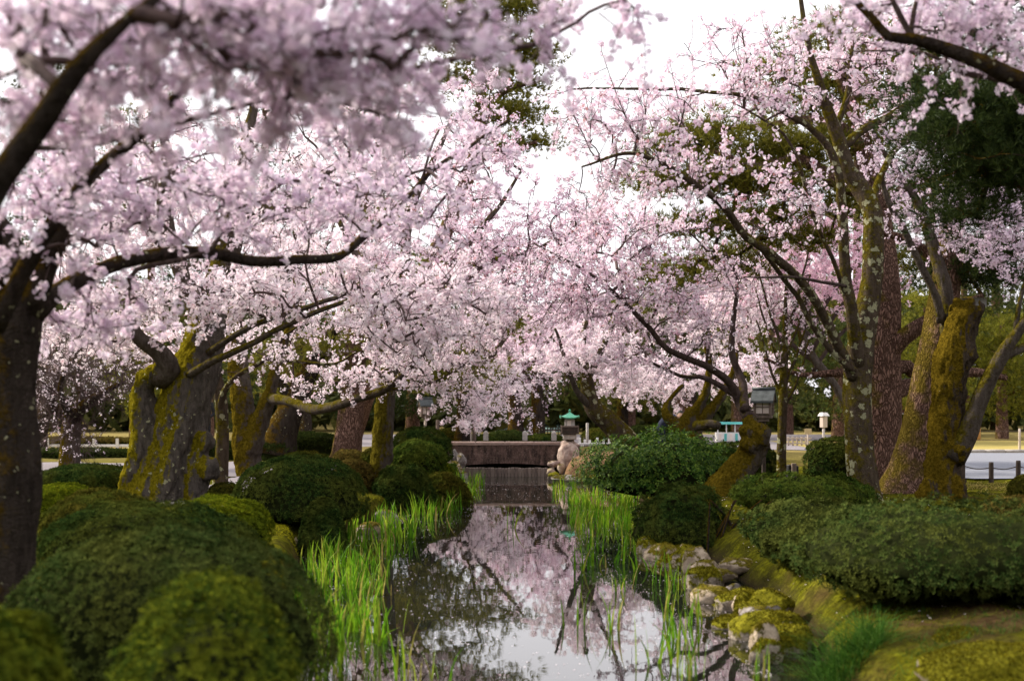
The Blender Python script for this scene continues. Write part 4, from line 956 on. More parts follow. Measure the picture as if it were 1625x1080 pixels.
# ------------------------------------------------------------------ cherry trees, near to far
# near left tree, out of focus
cherry('dark near cherry trunk at the left edge with long low limb reaching right',
 [[(14, 1010, 8.2, 100), (16, 900, 8.2, 76), (28, 760, 8.2, 72), (22, 620, 8.2, 66), (30, 520, 8.2, 72), (38, 470, 8.2, 58), (20, 400, 8.2, 40), (-20, 330, 8.2, 34)],
  [(40, 505, 8.2, 46), (72, 430, 8.1, 34), (100, 340, 8.0, 30), (122, 240, 7.9, 26), (132, 160, 7.8, 20), (150, 60, 7.7, 14)],
  [(50, 500, 8.2, 38), (95, 462, 8.4, 28), (170, 425, 8.7, 24), (250, 405, 9.0, 22), (300, 400, 9.2, 21), (350, 405, 9.4, 19), (400, 413, 9.6, 18), (470, 412, 9.9, 16), (540, 405, 10.2, 14), (575, 372, 10.4, 12), (620, 335, 10.7, 10), (700, 262, 11.2, 7), (812, 188, 12, 4)],
  [(-30, 330, 4.3, 52), (0, 285, 4.3, 46), (70, 190, 4.25, 42), (130, 105, 4.2, 34), (190, 45, 4.2, 24), (262, -10, 4.2, 16)],
  [(-10, 520, 7.6, 34), (70, 380, 7.5, 26), (150, 282, 7.4, 20), (230, 205, 7.2, 17), (310, 130, 7.0, 13), (390, 75, 6.8, 10), (465, 22, 6.6, 7)],
  [(60, 235, 6.6, 9), (150, 228, 6.6, 9), (240, 208, 6.6, 9), (360, 175, 6.6, 7), (470, 150, 6.6, 5), (640, 118, 6.7, 3)],
  [(205, 460, 8.8, 9), (215, 430, 8.8, 8), (340, 395, 9.3, 8), (352, 340, 9.3, 7), (372, 270, 9.3, 5), (410, 235, 9.4, 3)],
  [(668, 292, 11.0, 5), (680, 250, 11.0, 4), (695, 210, 11.1, 3)], [(0, 460, 8.2, 26), (-5, 380, 7.8, 22), (-10, 300, 7.5, 20)]],
 [(120, 120, 5.1, 170, 130, .7, 60), (300, 60, 4.6, 170, 80, .6, 50), (440, 90, 4.5, 160, 75, .5, 40), (600, 80, 4.8, 150, 55, .5, 34), (740, 70, 5.0, 90, 50, .4, 12),
  (80, 330, 7.6, 110, 140, .7, 50), (260, 300, 8.2, 180, 90, .8, 55), (450, 320, 9.4, 170, 70, .8, 45), (620, 330, 10.4, 150, 70, .7, 34), (760, 240, 11.5, 80, 60, .5, 14), (150, 500, 8.8, 90, 40, .5, 20), (560, 210, 7.8, 200, 50, .8, 34), (200, -160, 6.4, 420, 110, 1.6, 130), (620, -110, 6.8, 260, 60, 1.2, 50), (860, 40, 6.6, 50, 40, .3, 8), (960, 10, 7, 90, 26, .3, 8)],
 bark='bark_dark', petal='petal_lilac', lod='mid', sprays=3, flowers=6, clusters=5, fsize=.021, clus=.042, dens=.50, twr=1.5, amp=.14, limb_bark='bark_dark', skipbase=.8)
# the old gnarled one
cherry('old gnarled cherry with thick leaning grey trunk and golden moss down its left side',
 [[(244, 835, 19, 196), (250, 800, 19, 148), (260, 760, 19, 120), (272, 715, 19, 102), (285, 670, 19, 90), (298, 625, 19, 84), (311, 585, 19.1, 80), (322, 545, 19.2, 72), (331, 505, 19.3, 60), (338, 475, 19.4, 52)],
  [(186, 815, 18.75, 24), (204, 765, 18.75, 36), (222, 715, 18.75, 40), (228, 670, 18.75, 40), (226, 630, 18.8, 40), (232, 604, 18.75, 38), (250, 590, 18.65, 34), (268, 578, 18.6, 28), (266, 560, 18.55, 20)],
  [(312, 815, 18.8, 52), (311, 770, 18.8, 46), (311, 720, 18.85, 42), (317, 660, 18.95, 36), (326, 610, 19.1, 30)],
  [(250, 805, 18.55, 40), (266, 750, 18.6, 38), (284, 690, 18.65, 34), (306, 630, 18.8, 28), (322, 570, 19, 20)],
  [(250, 600, 18.7, 40), (268, 585, 18.6, 36), (250, 558, 18.5, 30), (222, 538, 18.4, 24), (206, 510, 18.3, 18), (212, 488, 18.3, 14), (236, 474, 18.2, 10), (275, 470, 18, 6)],
  [(333, 485, 19.4, 50), (352, 430, 19.5, 42), (368, 370, 19.6, 40), (378, 320, 19.7, 44), (385, 265, 19.8, 26), (400, 190, 20, 16), (420, 100, 20, 8)],
  [(322, 520, 19.3, 44), (300, 460, 19.4, 30), (275, 400, 19.4, 24), (262, 340, 19.4, 26), (270, 280, 19.4, 36), (262, 230, 19.6, 14), (240, 150, 19.6, 8)],
  [(372, 360, 19.6, 26), (410, 330, 19.3, 20), (452, 340, 19, 22), (470, 310, 19, 20), (500, 285, 18.9, 16), (560, 240, 18.8, 9), (630, 190, 18.8, 5)],
  [(300, 595, 18.7, 14), (340, 572, 18.3, 12), (400, 545, 17.6, 10), (470, 508, 17, 9), (540, 480, 16.5, 7), (600, 468, 16, 4)],
  [(330, 560, 18.9, 12), (390, 520, 18.2, 9), (450, 500, 17.6, 8), (540, 470, 17, 7), (590, 440, 16.6, 5)],
  [(265, 395, 19.4, 16), (215, 350, 19, 14), (190, 345, 18.6, 16), (150, 365, 18.4, 9), (100, 390, 18, 5)]],
 [(300, 480, 17.6, 240, 36, 1.2, 80), (150, 520, 18, 100, 60, 1.2, 40), (130, 420, 18, 130, 90, 1.5, 55), (300, 350, 18.5, 230, 90, 2, 110), (480, 440, 16.5, 180, 70, 1.6, 90), (640, 470, 15.8, 140, 50, 1.2, 60), (500, 300, 18.5, 170, 90, 1.8, 80),
  (300, 200, 19.5, 260, 100, 2, 90), (120, 250, 19, 140, 110, 1.5, 45), (560, 180, 19, 150, 100, 1.5, 50), (740, 480, 15.6, 80, 40, .9, 26), (700, 540, 15.6, 70, 40, .8, 12), (620, 540, 16.2, 90, 30, .8, 14)],
 bark='bark_old', petal='petal_white', dens=.62, twr=1.9, remesh=.031, trunks=4, skipbase=.85, limb_bark='bark', lod='mid', sprays=3, flowers=6, clusters=6, fsize=.023, clus=.052,
 extra=[(330, 742, 18.7, 17, 20, 8), (326, 700, 18.75, 14, 18, 3)])
# lichen spotted slim one and forked mossy one
cherry('slim lichen covered cherry between the gnarled trunk and the forked mossy one',
 [[(349, 800, 21.2, 32), (349, 770, 21.2, 25), (353, 710, 21.2, 21), (352, 650, 21.2, 21), (346, 610, 21.2, 18), (340, 580, 21.2, 14)],
  [(350, 655, 21.2, 13), (356, 620, 21, 10), (382, 590, 20.7, 8), (418, 570, 20.5, 7), (446, 540, 20.2, 5), (470, 520, 20, 4)], [(420, 569, 20.5, 6), (470, 572, 20.2, 5), (530, 575, 20, 4), (570, 560, 19.8, 3)]],
 [(420, 560, 20, 80, 40, .8, 14), (340, 550, 20.5, 60, 50, .8, 16)], bark='bark_lichen', petal='petal_white', flowers=5, clusters=4, sprays=2, skipbase=.8, fsize=.022)
cherry('forked cherry trunk with orange gold moss and a lichen spotted right fork',
 [[(398, 800, 24.5, 62), (396, 765, 24.5, 48), (390, 710, 24.5, 44), (386, 650, 24.5, 40), (380, 600, 24.5, 36), (376, 550, 24.6, 30), (372, 490, 24.8, 24)],
  [(398, 715, 24.4, 36), (412, 670, 24.3, 30), (428, 625, 24.2, 24), (436, 590, 24.2, 20), (448, 550, 24.2, 16), (470, 500, 24, 11), (500, 430, 24, 7)],
  [(432, 632, 24.1, 18), (455, 635, 23.5, 15), (495, 648, 22.8, 16), (530, 645, 22, 16), (565, 632, 21.5, 14), (610, 616, 21, 13), (640, 595, 20.7, 12), (670, 565, 20.4, 9), (695, 535, 20, 5), (720, 505, 20, 3)],
  [(610, 616, 21, 7), (650, 615, 20.6, 5), (700, 600, 20.2, 4), (740, 575, 20, 3)]],
 [(560, 600, 21, 110, 34, .8, 26), (680, 570, 20.2, 110, 45, 1.0, 50), (760, 560, 19.5, 60, 50, .8, 24), (640, 510, 19.5, 140, 45, 1.2, 56), (470, 480, 23, 120, 60, 1.5, 40), (430, 350, 24, 160, 110, 2, 60), (790, 500, 19.5, 60, 50, .8, 20)],
 bark='bark_gold', petal='petal_white', dens=.85, lod='low', twr=1.5, disp=1.5, limb_bark='bark', remesh=.035, trunks=2, skipbase=.8, flowers=6, clusters=5, fsize=.023, clus=.05)
cherry('upright cherry trunk thickly coated in yellow green moss above the left bank',
 [[(596, 800, 22.8, 56), (600, 770, 22.8, 42), (606, 720, 22.8, 37), (610, 660, 22.8, 36), (614, 610, 22.8, 34), (618, 560, 22.9, 30), (626, 500, 23, 26), (640, 430, 23.2, 20)],
  [(622, 540, 22.9, 20), (670, 470, 22.6, 15), (730, 400, 22.2, 11), (790, 330, 22, 7), (830, 270, 22, 4)], [(700, 435, 22.4, 12), (780, 420, 22.2, 9), (850, 395, 22, 6), (920, 360, 22.2, 3)], [(640, 435, 23.2, 18), (650, 340, 23.4, 13), (690, 250, 23.6, 9), (720, 180, 24, 5)], [(626, 500, 23, 16), (580, 430, 23.2, 12), (540, 350, 23.4, 8)]],
 [(680, 400, 22, 150, 80, 2, 85), (760, 330, 22, 110, 90, 1.6, 70), (780, 240, 22.5, 70, 60, 1.4, 30), (680, 230, 23, 140, 90, 2, 75), (560, 330, 23, 120, 90, 2, 50), (790, 440, 21, 90, 60, 1.4, 46), (760, 510, 21, 80, 40, 1.2, 20), (780, 130, 23, 60, 50, 1.2, 10), (880, 370, 22, 80, 60, 1.4, 60), (850, 440, 21.5, 70, 50, 1.2, 44), (920, 340, 22.5, 60, 40, 1, 24)],
 bark='bark_moss', petal='petal', lod='low', dens=.66, twr=2.0, disp=1.5, limb_bark='bark', remesh=.03, skipbase=.75, flowers=6, clusters=5, fsize=.025, clus=.055)
cherry('pruned low cherry with many bare drooping twigs by the far left path',
 [[(112, 755, 28, 44), (110, 740, 28, 34), (112, 700, 28, 30), (114, 670, 28, 28), (112, 645, 28, 20)],
  [(114, 672, 28, 22), (135, 640, 27.6, 15), (165, 622, 27.3, 10), (195, 605, 27, 6)], [(114, 665, 28, 20), (130, 630, 28, 12), (120, 600, 28, 8), (130, 570, 28, 5)], [(110, 668, 28, 20), (85, 640, 28, 13), (70, 610, 28, 8), (50, 590, 28, 5)],
  [(120, 655, 28, 15), (150, 640, 28.5, 9), (180, 630, 28.8, 6)], [(112, 660, 27.6, 14), (95, 625, 27.2, 9), (100, 590, 27, 6)]],
 [(90, 615, 27.5, 90, 55, 1.2, 170), (110, 690, 27.5, 60, 40, .7, 40), (180, 600, 27, 60, 40, .8, 50), (130, 560, 27, 110, 40, 1.2, 60)], bark='bark_gold', petal='petal_white', limb_bark='bark_dark', clear=.86, lod='low', flowers=3, clusters=4, sprays=5, twr=1.7, spray_len=(.3, .7), skipbase=.7, fsize=.024, up=-.1)
cherry('dark leaning cherry trunk far behind the forked mossy one',
 [[(440, 720, 31, 70), (446, 690, 31, 52), (460, 655, 31, 42), (476, 620, 31, 36), (500, 570, 31, 26), (530, 520, 31, 16)], [(468, 640, 31, 20), (440, 600, 31, 16), (430, 560, 31, 10)]],
 [(520, 540, 30, 100, 50, 1.5, 22)], bark='bark_dark', petal='petal', flowers=4, clusters=4, skipbase=.7)
# centre, beyond
cherry('leaning mossy cherry at the far right bank beside the white fence',
 [[(1000, 712, 28, 46), (985, 690, 28, 38), (965, 668, 28, 34), (945, 650, 28, 30), (935, 628, 28, 24), (930, 595, 28, 20), (922, 560, 28, 14), (930, 510, 28, 9)],
  [(945, 652, 28, 16), (918, 625, 27.8, 10), (905, 595, 27.6, 8), (895, 560, 27.5, 6), (880, 520, 27, 4)], [(932, 600, 28, 12), (955, 555, 28, 9), (975, 510, 28, 6), (990, 460, 28, 4)]],
 [(900, 565, 27.5, 70, 40, 1.0, 36), (955, 550, 28, 60, 36, 1.0, 26), (985, 600, 29, 70, 40, 1.2, 34)],
 bark='bark_lichen', petal='petal_white', limb_bark='bark', skipbase=.75, lod='low', flowers=6, clusters=5, fsize=.028, clus=.06)
for (lb, tx, d, cr, pt) in [
 ('far cherry whose pink crown fills the gap over the bridge', 850, 46, [(850, 520, 45, 110, 60, 3, 110), (800, 560, 44, 100, 45, 2, 60), (920, 500, 46, 80, 50, 2, 50)], 'petal'),
 ('far pale cherry right of the lantern with crown touching the sky gap', 985, 50, [(980, 510, 49, 100, 55, 3, 80), (1070, 480, 48, 80, 70, 2, 60), (960, 560, 48, 90, 45, 2, 40)], 'petal'),
 ('far white cherry behind the broad leaved bush', 1095, 36, [(1090, 600, 35, 90, 45, 1.5, 60), (1000, 610, 36, 80, 35, 1.5, 44), (1180, 600, 36, 60, 50, 1.2, 34)], 'petal_white'),
 ('far cherry left of the bridge with drooping white sprays', 730, 37, [(740, 640, 36, 80, 40, 1.2, 34), (800, 620, 37, 80, 40, 1.5, 30), (720, 520, 38, 110, 50, 2, 26)], 'petal_white'),
 ('farthest cherry with reddish bare twigs over the pavilion', 815, 46, [(830, 610, 45, 80, 55, 2, 60), (770, 600, 45, 60, 50, 2, 30)], 'petal'),
 ('far left cherry behind the pruned tree', 60, 36, [(120, 540, 35, 150, 50, 2, 55), (50, 480, 36, 120, 60, 2, 40), (250, 560, 36, 80, 40, 1.5, 26)], 'petal_white'),
 ('far cherry crown behind the old gnarled trunk', 480, 40, [(480, 420, 39, 180, 100, 3, 60), (300, 330, 40, 200, 110, 3, 45), (620, 330, 40, 130, 90, 3, 40)], 'petal')]:
    top = min(c[1] for c in cr)
    yb = HYP + (EYE - .45) / d * FPX
    cx0 = sum(c[0] for c in cr) / len(cr)
    bare = 'bare' in lb
    cherry(lb, [[(tx, yb + 10, d, 34), (tx + 4, yb - 30, d, 22), (tx + (cx0 - tx) * .3, yb - 110, d, 17), (tx + (cx0 - tx) * .7, (yb + top) / 2 - 30, d, 11), (cx0, top + 20, d, 4)],
      [(tx + (cx0 - tx) * .2, yb - 80, d, 12), (tx - 60, yb - 140, d, 8), (tx - 110, yb - 210, d, 4)], [(tx + (cx0 - tx) * .25, yb - 95, d, 12), (tx + 50, yb - 150, d, 8), (tx + 100, yb - 210, d, 4)]],
      cr, bark='bark_dark', petal=pt, dens=.78, limb_bark='bark_thin', skipbase=.35, lod='low', flowers=7 if not bare else 3, clusters=5, fsize=.034, clus=.085, spray_len=(.35, .8), twr=2.2, clear=.55 if bare else 0)
# right bank
cherry('leaning cherry stump with big mossy burl and thin arching branches',
 [[(1140, 800, 20.7, 92), (1160, 766, 20.7, 66), (1180, 738, 20.7, 52), (1197, 714, 20.7, 48), (1200, 694, 20.7, 44), (1194, 676, 20.7, 30), (1184, 660, 20.7, 20)],
  [(1190, 665, 20.7, 22), (1176, 640, 21.1, 17), (1160, 610, 21, 13), (1120, 580, 20.6, 11), (1060, 555, 20.2, 9), (1030, 520, 20, 8), (990, 480, 19.7, 7), (930, 430, 19.4, 5), (850, 385, 19, 3)],
  [(1182, 650, 20.7, 16), (1178, 610, 21.3, 13), (1162, 560, 21.4, 11), (1165, 500, 21.4, 8), (1170, 440, 21.4, 6), (1150, 400, 21.4, 4)],
  [(1170, 628, 21.1, 11), (1120, 600, 21.3, 8), (1080, 595, 21.5, 6), (1020, 570, 21.5, 4)]],
 [(1000, 470, 19.6, 120, 50, 1.2, 60), (900, 420, 19.3, 80, 50, 1, 36), (980, 370, 20, 90, 50, 1.2, 50), (900, 480, 19.8, 80, 50, 1, 34), (1060, 370, 20.5, 80, 60, 1.2, 36), (1090, 520, 20.4, 80, 40, 1, 30), (1150, 440, 21.4, 70, 60, 1, 26), (1040, 580, 21, 70, 30, .8, 14)],
 bark='bark_gold', petal='petal', dens=.85, lod='low', twr=1.8, disp=1.7, limb_bark='bark_thin', remesh=.03, skipbase=.9, flowers=5, clusters=5, fsize=.024,
 extra=[(1207, 690, 20.5, 17, 20, 4), (1186, 684, 20.5, 13, 13, 7), (1213, 708, 20.6, 11, 12, 5), (1190, 705, 20.5, 16, 14, 6)])
cherry('sprawling mossy cherry with several thick low limbs behind the glossy bush',
 [[(1105, 735, 27, 60), (1098, 700, 27, 42), (1090, 675, 27, 30), (1100, 648, 27, 20)], [(1094, 690, 27, 30), (1070, 672, 27, 22), (1056, 655, 27, 16), (1062, 635, 27.2, 11), (1085, 610, 27.2, 8)],
  [(1095, 690, 27, 26), (1120, 660, 27, 22), (1142, 632, 27, 17), (1160, 600, 27, 14), (1170, 560, 27, 8)], [(1090, 680, 27, 24), (1108, 645, 27, 17), (1122, 615, 27, 16), (1125, 570, 27, 11), (1115, 530, 27, 8)],
  [(1104, 676, 26.7, 17), (1126, 672, 26.4, 14), (1140, 676, 26.3, 13)]],
 [(1120, 520, 27, 110, 60, 1.5, 50), (1180, 470, 27, 80, 60, 1.4, 34)], bark='bark_gold', petal='petal_white', limb_bark='bark', remesh=.035, trunks=4, skipbase=.5, lod='low', flowers=5, clusters=5, fsize=.028, clus=.06)
cherry('thin straight young cherry with ringed pale bark beside the lamp box',
 [[(1241, 775, 23, 20), (1240, 740, 23, 16), (1241, 680, 23, 14), (1243, 620, 23, 14), (1245, 560, 23, 11), (1246, 500, 23, 7), (1248, 440, 23, 4)]] +
 [[(1243, 650 - k * 18, 23, 6), (1243 + s * 24, 600 - k * 22, 23, 4), (1243 + s * 44, 530 - k * 24, 23, 2.5)] for k, s in enumerate((1, -1, 1, -1, 1, -1, 1))],
 [(1245, 520, 23, 70, 90, .9, 50)], bark='bark_lichen', petal='petal', clear=.65, flowers=4, clusters=5, twr=1.2, skipbase=.3, up=.6)
cherry('main right cherry with lichen spotted trunk forking into mossy stems',
 [[(1378, 815, 18.2, 66), (1372, 780, 18.2, 50), (1366, 720, 18.2, 46), (1361, 660, 18.2, 43), (1360, 600, 18.2, 44), (1364, 560, 18.2, 46), (1374, 500, 18.2, 38), (1384, 440, 18.2, 33), (1386, 380, 18.2, 32), (1384, 335, 18.2, 30), (1366, 300, 18.3, 30), (1345, 270, 18.3, 26), (1332, 225, 18.3, 22), (1312, 170, 18.2, 18), (1296, 120, 18.1, 13), (1280, 60, 18, 9), (1268, -20, 18, 6)],
  [(1362, 580, 18.1, 26), (1352, 500, 17.9, 20), (1340, 420, 17.8, 18), (1338, 350, 17.7, 17), (1332, 290, 17.6, 14), (1316, 235, 17.5, 13), (1290, 205, 17.4, 11), (1250, 178, 17.2, 9), (1200, 155, 17, 8), (1130, 148, 16.8, 6), (1040, 142, 16.5, 5), (905, 140, 16.2, 3)],
  [(1356, 600, 18.1, 22), (1330, 550, 17.9, 17), (1300, 490, 17.6, 15), (1265, 440, 17.3, 14), (1225, 405, 17, 14), (1185, 375, 16.8, 13), (1160, 345, 16.6, 12), (1125, 308, 16.3, 11), (1080, 275, 16, 9), (1030, 252, 15.8, 8), (990, 245, 15.6, 6), (925, 262, 15.4, 3)],
  [(1355, 590, 18.0, 12), (1305, 540, 17.8, 9), (1262, 470, 17.5, 8), (1220, 410, 17.2, 7), (1190, 380, 17, 5)],
  [(1345, 480, 17.9, 8), (1325, 420, 17.6, 7), (1290, 340, 17.3, 6), (1262, 245, 17, 5), (1230, 200, 16.8, 4), (1165, 165, 16.6, 2)],
  [(1340, 232, 18.3, 16), (1370, 205, 18.4, 13), (1410, 185, 18.6, 12), (1450, 160, 18.8, 10), (1500, 120, 19, 6)], [(1325, 205, 18.3, 10), (1345, 150, 18.4, 9), (1350, 90, 18.5, 6), (1360, 20, 18.6, 4)],
  [(1384, 336, 18.2, 20), (1392, 300, 18.5, 12), (1420, 240, 18.8, 9), (1470, 200, 19, 6)], [(1345, 455, 17.8, 6), (1290, 445, 17.4, 5), (1240, 438, 17.1, 4), (1180, 438, 17, 2)]],
 [(1040, 190, 16, 150, 50, 1, 46), (960, 150, 15.8, 80, 70, .8, 20), (1180, 150, 16.8, 130, 60, 1, 52), (1240, 100, 17.4, 90, 50, 1, 30), (1340, 90, 18.3, 90, 80, 1.2, 50), (1440, 180, 18.7, 90, 60, 1, 40), (1100, 270, 16, 130, 50, .9, 34), (980, 280, 15.6, 80, 40, .8, 20), (1240, 330, 17, 100, 60, 1, 36), (1400, 60, 18.7, 100, 70, 1, 36), (1150, 80, 16.8, 90, 35, .9, 14), (930, 215, 15.4, 60, 50, .6, 14)],
 bark='bark_lichen', petal='petal', limb_bark='bark_lichen', dens=.60, twr=1.7, amp=.12, skipbase=.62, flowers=5, clusters=5, fsize=.022, clus=.046)
cherry('dense deep pink cherry standing behind the main right trunk',
 [[(1362, 745, 30, 20), (1358, 700, 30, 15), (1330, 620, 30, 13), (1275, 540, 30, 14), (1280, 460, 30, 9), (1284, 380, 30, 5)]] + [[(1290, 590 - k * 18, 30, 7), (1275 + s * 50, 540 - k * 20, 30, 7), (1280 + s * 105, 480 - k * 24, 30, 4)] for k, s in enumerate((1, -1, 1, -1, 1, -1))],
 [(1250, 460, 29.5, 120, 70, 1.8, 120), (1340, 420, 30, 90, 70, 1.6, 90), (1280, 370, 30, 110, 60, 1.6, 80), (1390, 450, 30, 50, 50, 1, 36), (1170, 480, 29.5, 70, 50, 1.2, 40)],
 bark='bark', petal='petal_deep', limb_bark='bark_thin', lod='low', flowers=6, clusters=5, dens=.85, fsize=.027, clus=.06, skipbase=.4, up=.5)
cherry('thick mossy cherry with a sawn off top and one slanting right branch',
 [[(1496, 835, 19, 120), (1494, 800, 19, 86), (1499, 760, 19, 62), (1501, 700, 19, 58), (1505, 640, 19, 58), (1511, 590, 19, 60), (1522, 535, 19, 58), (1538, 478, 19, 50)],
  [(1512, 725, 18.9, 40), (1530, 700, 18.8, 34), (1548, 655, 18.7, 28), (1565, 605, 18.6, 26), (1590, 560, 18.5, 22), (1612, 530, 18.4, 18), (1650, 480, 18.2, 12)],
  [(1590, 565, 18.5, 16), (1625, 550, 18.5, 14), (1680, 525, 18.4, 8)],
  [(1512, 545, 19.2, 34), (1502, 490, 19.3, 26), (1498, 450, 19.3, 22), (1484, 400, 19.4, 20), (1460, 330, 19.4, 16), (1435, 290, 19.3, 12), (1400, 240, 19.2, 8), (1380, 190, 19, 5)],
  [(1494, 510, 19.2, 16), (1480, 460, 19.1, 12), (1445, 390, 19, 11), (1410, 320, 18.8, 9), (1400, 270, 18.7, 6)],
  [(1612, 530, 18.4, 10), (1616, 490, 18.4, 8), (1640, 400, 18.4, 5)]],
 [(1470, 330, 19.2, 110, 70, 1.1, 36), (1560, 370, 19, 90, 60, 1, 26), (1580, 320, 18.8, 70, 40, .8, 14), (1430, 250, 19, 80, 50, 1, 24), (1590, 400, 18.6, 60, 40, .8, 14)],
 bark='bark_gold_side', petal='petal_lilac', lod='low', disp=2.2, limb_bark='bark', remesh=.03, trunks=1, skipbase=.95, flowers=5, clusters=5, fsize=.022, extra=[(1474, 785, 18.8, 14, 30, 6), (1520, 785, 18.8, 14, 28, 7), (1522, 715, 18.8, 16, 20, 8)])
c = P(1541, 476, 19)
mb = MB(); th = np.linspace(0, 2 * np.pi, 24, endpoint=False); rr_ = .225 * (1 + .08 * np.sin(3 * th) + .05 * np.sin(7 * th + 1))
mb.add(np.concatenate([np.stack([c[0] + rr_ * np.cos(th), c[1] + rr_ * np.sin(th), c[2] + .02 + 0 * th], -1), np.stack([c[0] + rr_ * np.cos(th), c[1] + rr_ * np.sin(th), c[2] - .10 + 0 * th], -1), [[c[0], c[1], c[2] + .035]]]),
       np.stack([np.arange(24), np.arange(24) + 24, (np.arange(24) + 1) % 24 + 24, (np.arange(24) + 1) % 24], -1)[:, ::-1]); mb.f.append((np.stack([np.full(24, mb.n - 1), np.arange(24), (np.arange(24) + 1) % 24], -1), 0))
mb.build('cut_face', M['cutwood'], [o for o in bpy.data.objects if o.get('label', '').startswith('thick mossy cherry with a sawn')][0])
# near upper right, overhanging branch of a tree outside the frame
cherry('out of focus dark cherry branch hanging in from the upper right corner',
 [[(2050, 900, 8.6, 110), (2000, 600, 8.5, 90), (1900, 330, 8.4, 70), (1760, 205, 8.3, 46), (1640, 140, 8.2, 30), (1560, 100, 8.1, 25), (1500, 78, 8.1, 22), (1450, 62, 8.0, 19), (1410, 58, 8.0, 16), (1385, 30, 8.0, 13), (1340, -15, 8.0, 10), (1300, -50, 8, 6)],
  [(1452, 62, 8.0, 12), (1430, 25, 8.0, 10), (1405, -20, 8, 8)], [(1446, 62, 8.0, 9), (1450, 20, 8, 8), (1462, -30, 8, 6)], [(1640, 140, 8.2, 14), (1590, 128, 8.4, 10), (1530, 118, 8.5, 8), (1470, 88, 8.6, 5), (1350, 85, 8.8, 3)]],
 [(1500, 30, 8.4, 130, 55, .6, 30), (1590, 60, 8.4, 60, 60, .5, 14), (1380, 20, 8.2, 80, 40, .5, 12), (1500, 120, 8.8, 120, 40, .6, 12)],
 bark='bark_dark', petal='petal_lilac', lod='hi', skipbase=.45, flowers=5, clusters=5, fsize=.020, clus=.042, sprays=2)

# ------------------------------------------------------------------ pines
def needles(mb, pos, up, nn, length, width, spread=.9):
    n = len(pos); d = norm(np.repeat(norm(up), nn, 0) + spread * norm(R.normal(size=(n * nn, 3)))); o = np.repeat(pos, nn, 0)
    ln = (length * R.uniform(.7, 1.2, (n * nn, 1))); s = norm(np.cross(d, R.normal(size=d.shape))) * width / 2
    V = np.stack([o - s, o + s, o + d * ln], 1).reshape(-1, 3); mb.add(V, np.arange(len(V)).reshape(-1, 3))
def pine(label, limbs, pads, mat='needle', bark='pinebark', nn=10, ln=.15, wd=.017, name='pine_tree', group='pine trees', trunks=1, remesh=0, skipbase=.3, amp=.07):
    base = P(*limbs[0][0][:3]); t = thing(name, label, 'tree', base, group); roots = []; rl = []
    for k, L in enumerate(limbs):
        pts = np.array([P(*q[:3]) for q in L]); rr = np.array([q[3] / 2 / FPX * q[2] for q in L]); mb = MB()
        p, r = tube(mb, pts, rr, .12, 20 if k < trunks else 10, amp, 3, wob=0 if k < trunks else .06); mb.build('trunk' if k < trunks else 'limb', M[bark if k < trunks else 'pinebark'], t)
        roots.append(p[int(len(p) * (skipbase if k < trunks else .3))::2]); rl.append(np.zeros(len(roots[-1])))
    roots = np.vstack(roots); rl = np.concatenate(rl); C = []; U = []; CL = []
    for px, py, d, rx, ry, rdd, n in pads:
        m = max(4, int(n / 16)); a = R.random(m) * 2 * np.pi; q = np.sqrt(R.random(m)); c = P(px, py, d); RX, RZ = rx / FPX * d, ry / FPX * d
        cc = c + np.stack([np.cos(a) * q * RX, np.sin(a) * q * rdd, (1 - q ** 2) * RZ * R.uniform(-.7, 1, m)], -1); C.append(cc)
        k = n // m; o = np.repeat(cc, k, 0); w = R.normal(size=(len(o), 3)) * np.array([.22, .22, .09]) * (1 + d * .012); CL.append(o + w); U.append(norm(w * .8 + np.array([0, 0, .28 ])))
    C = np.vstack(C); CL = np.vstack(CL); U = np.vstack(U)
    par, cnt, allp, n0 = grow(roots, rl, C, .2); A = allp[par]; L = np.linalg.norm(C - A, axis=1); N = len(C); tw = MB()
    mid = (A + C) / 2 + R.normal(size=(N, 3)) * (.16 * L)[:, None]
    ribbons(tw, A, mid, C, np.clip(.008 * cnt ** .45, .008, .06), np.clip(.007 * np.maximum(cnt - 1, .5) ** .45, .005, .05), 5, 4); tw.build('twigs', M['bark_dark'], t, kind='stuff')
    mb = MB(); d = np.mean([p[2] for p in pads]); needles(mb, CL, U, nn, ln * (1 + d * .006), max(wd * .8, d * .00068)); mb.build('crown', M[mat], t, smooth=False, kind='stuff')
    STAT['pine ' + label[:24]] = len(CL) * nn; return t
def padset(spec, n=140):
    return [(x, y, d, rx, ry, rdd, n) for x, y, d, rx, ry, rdd in spec]
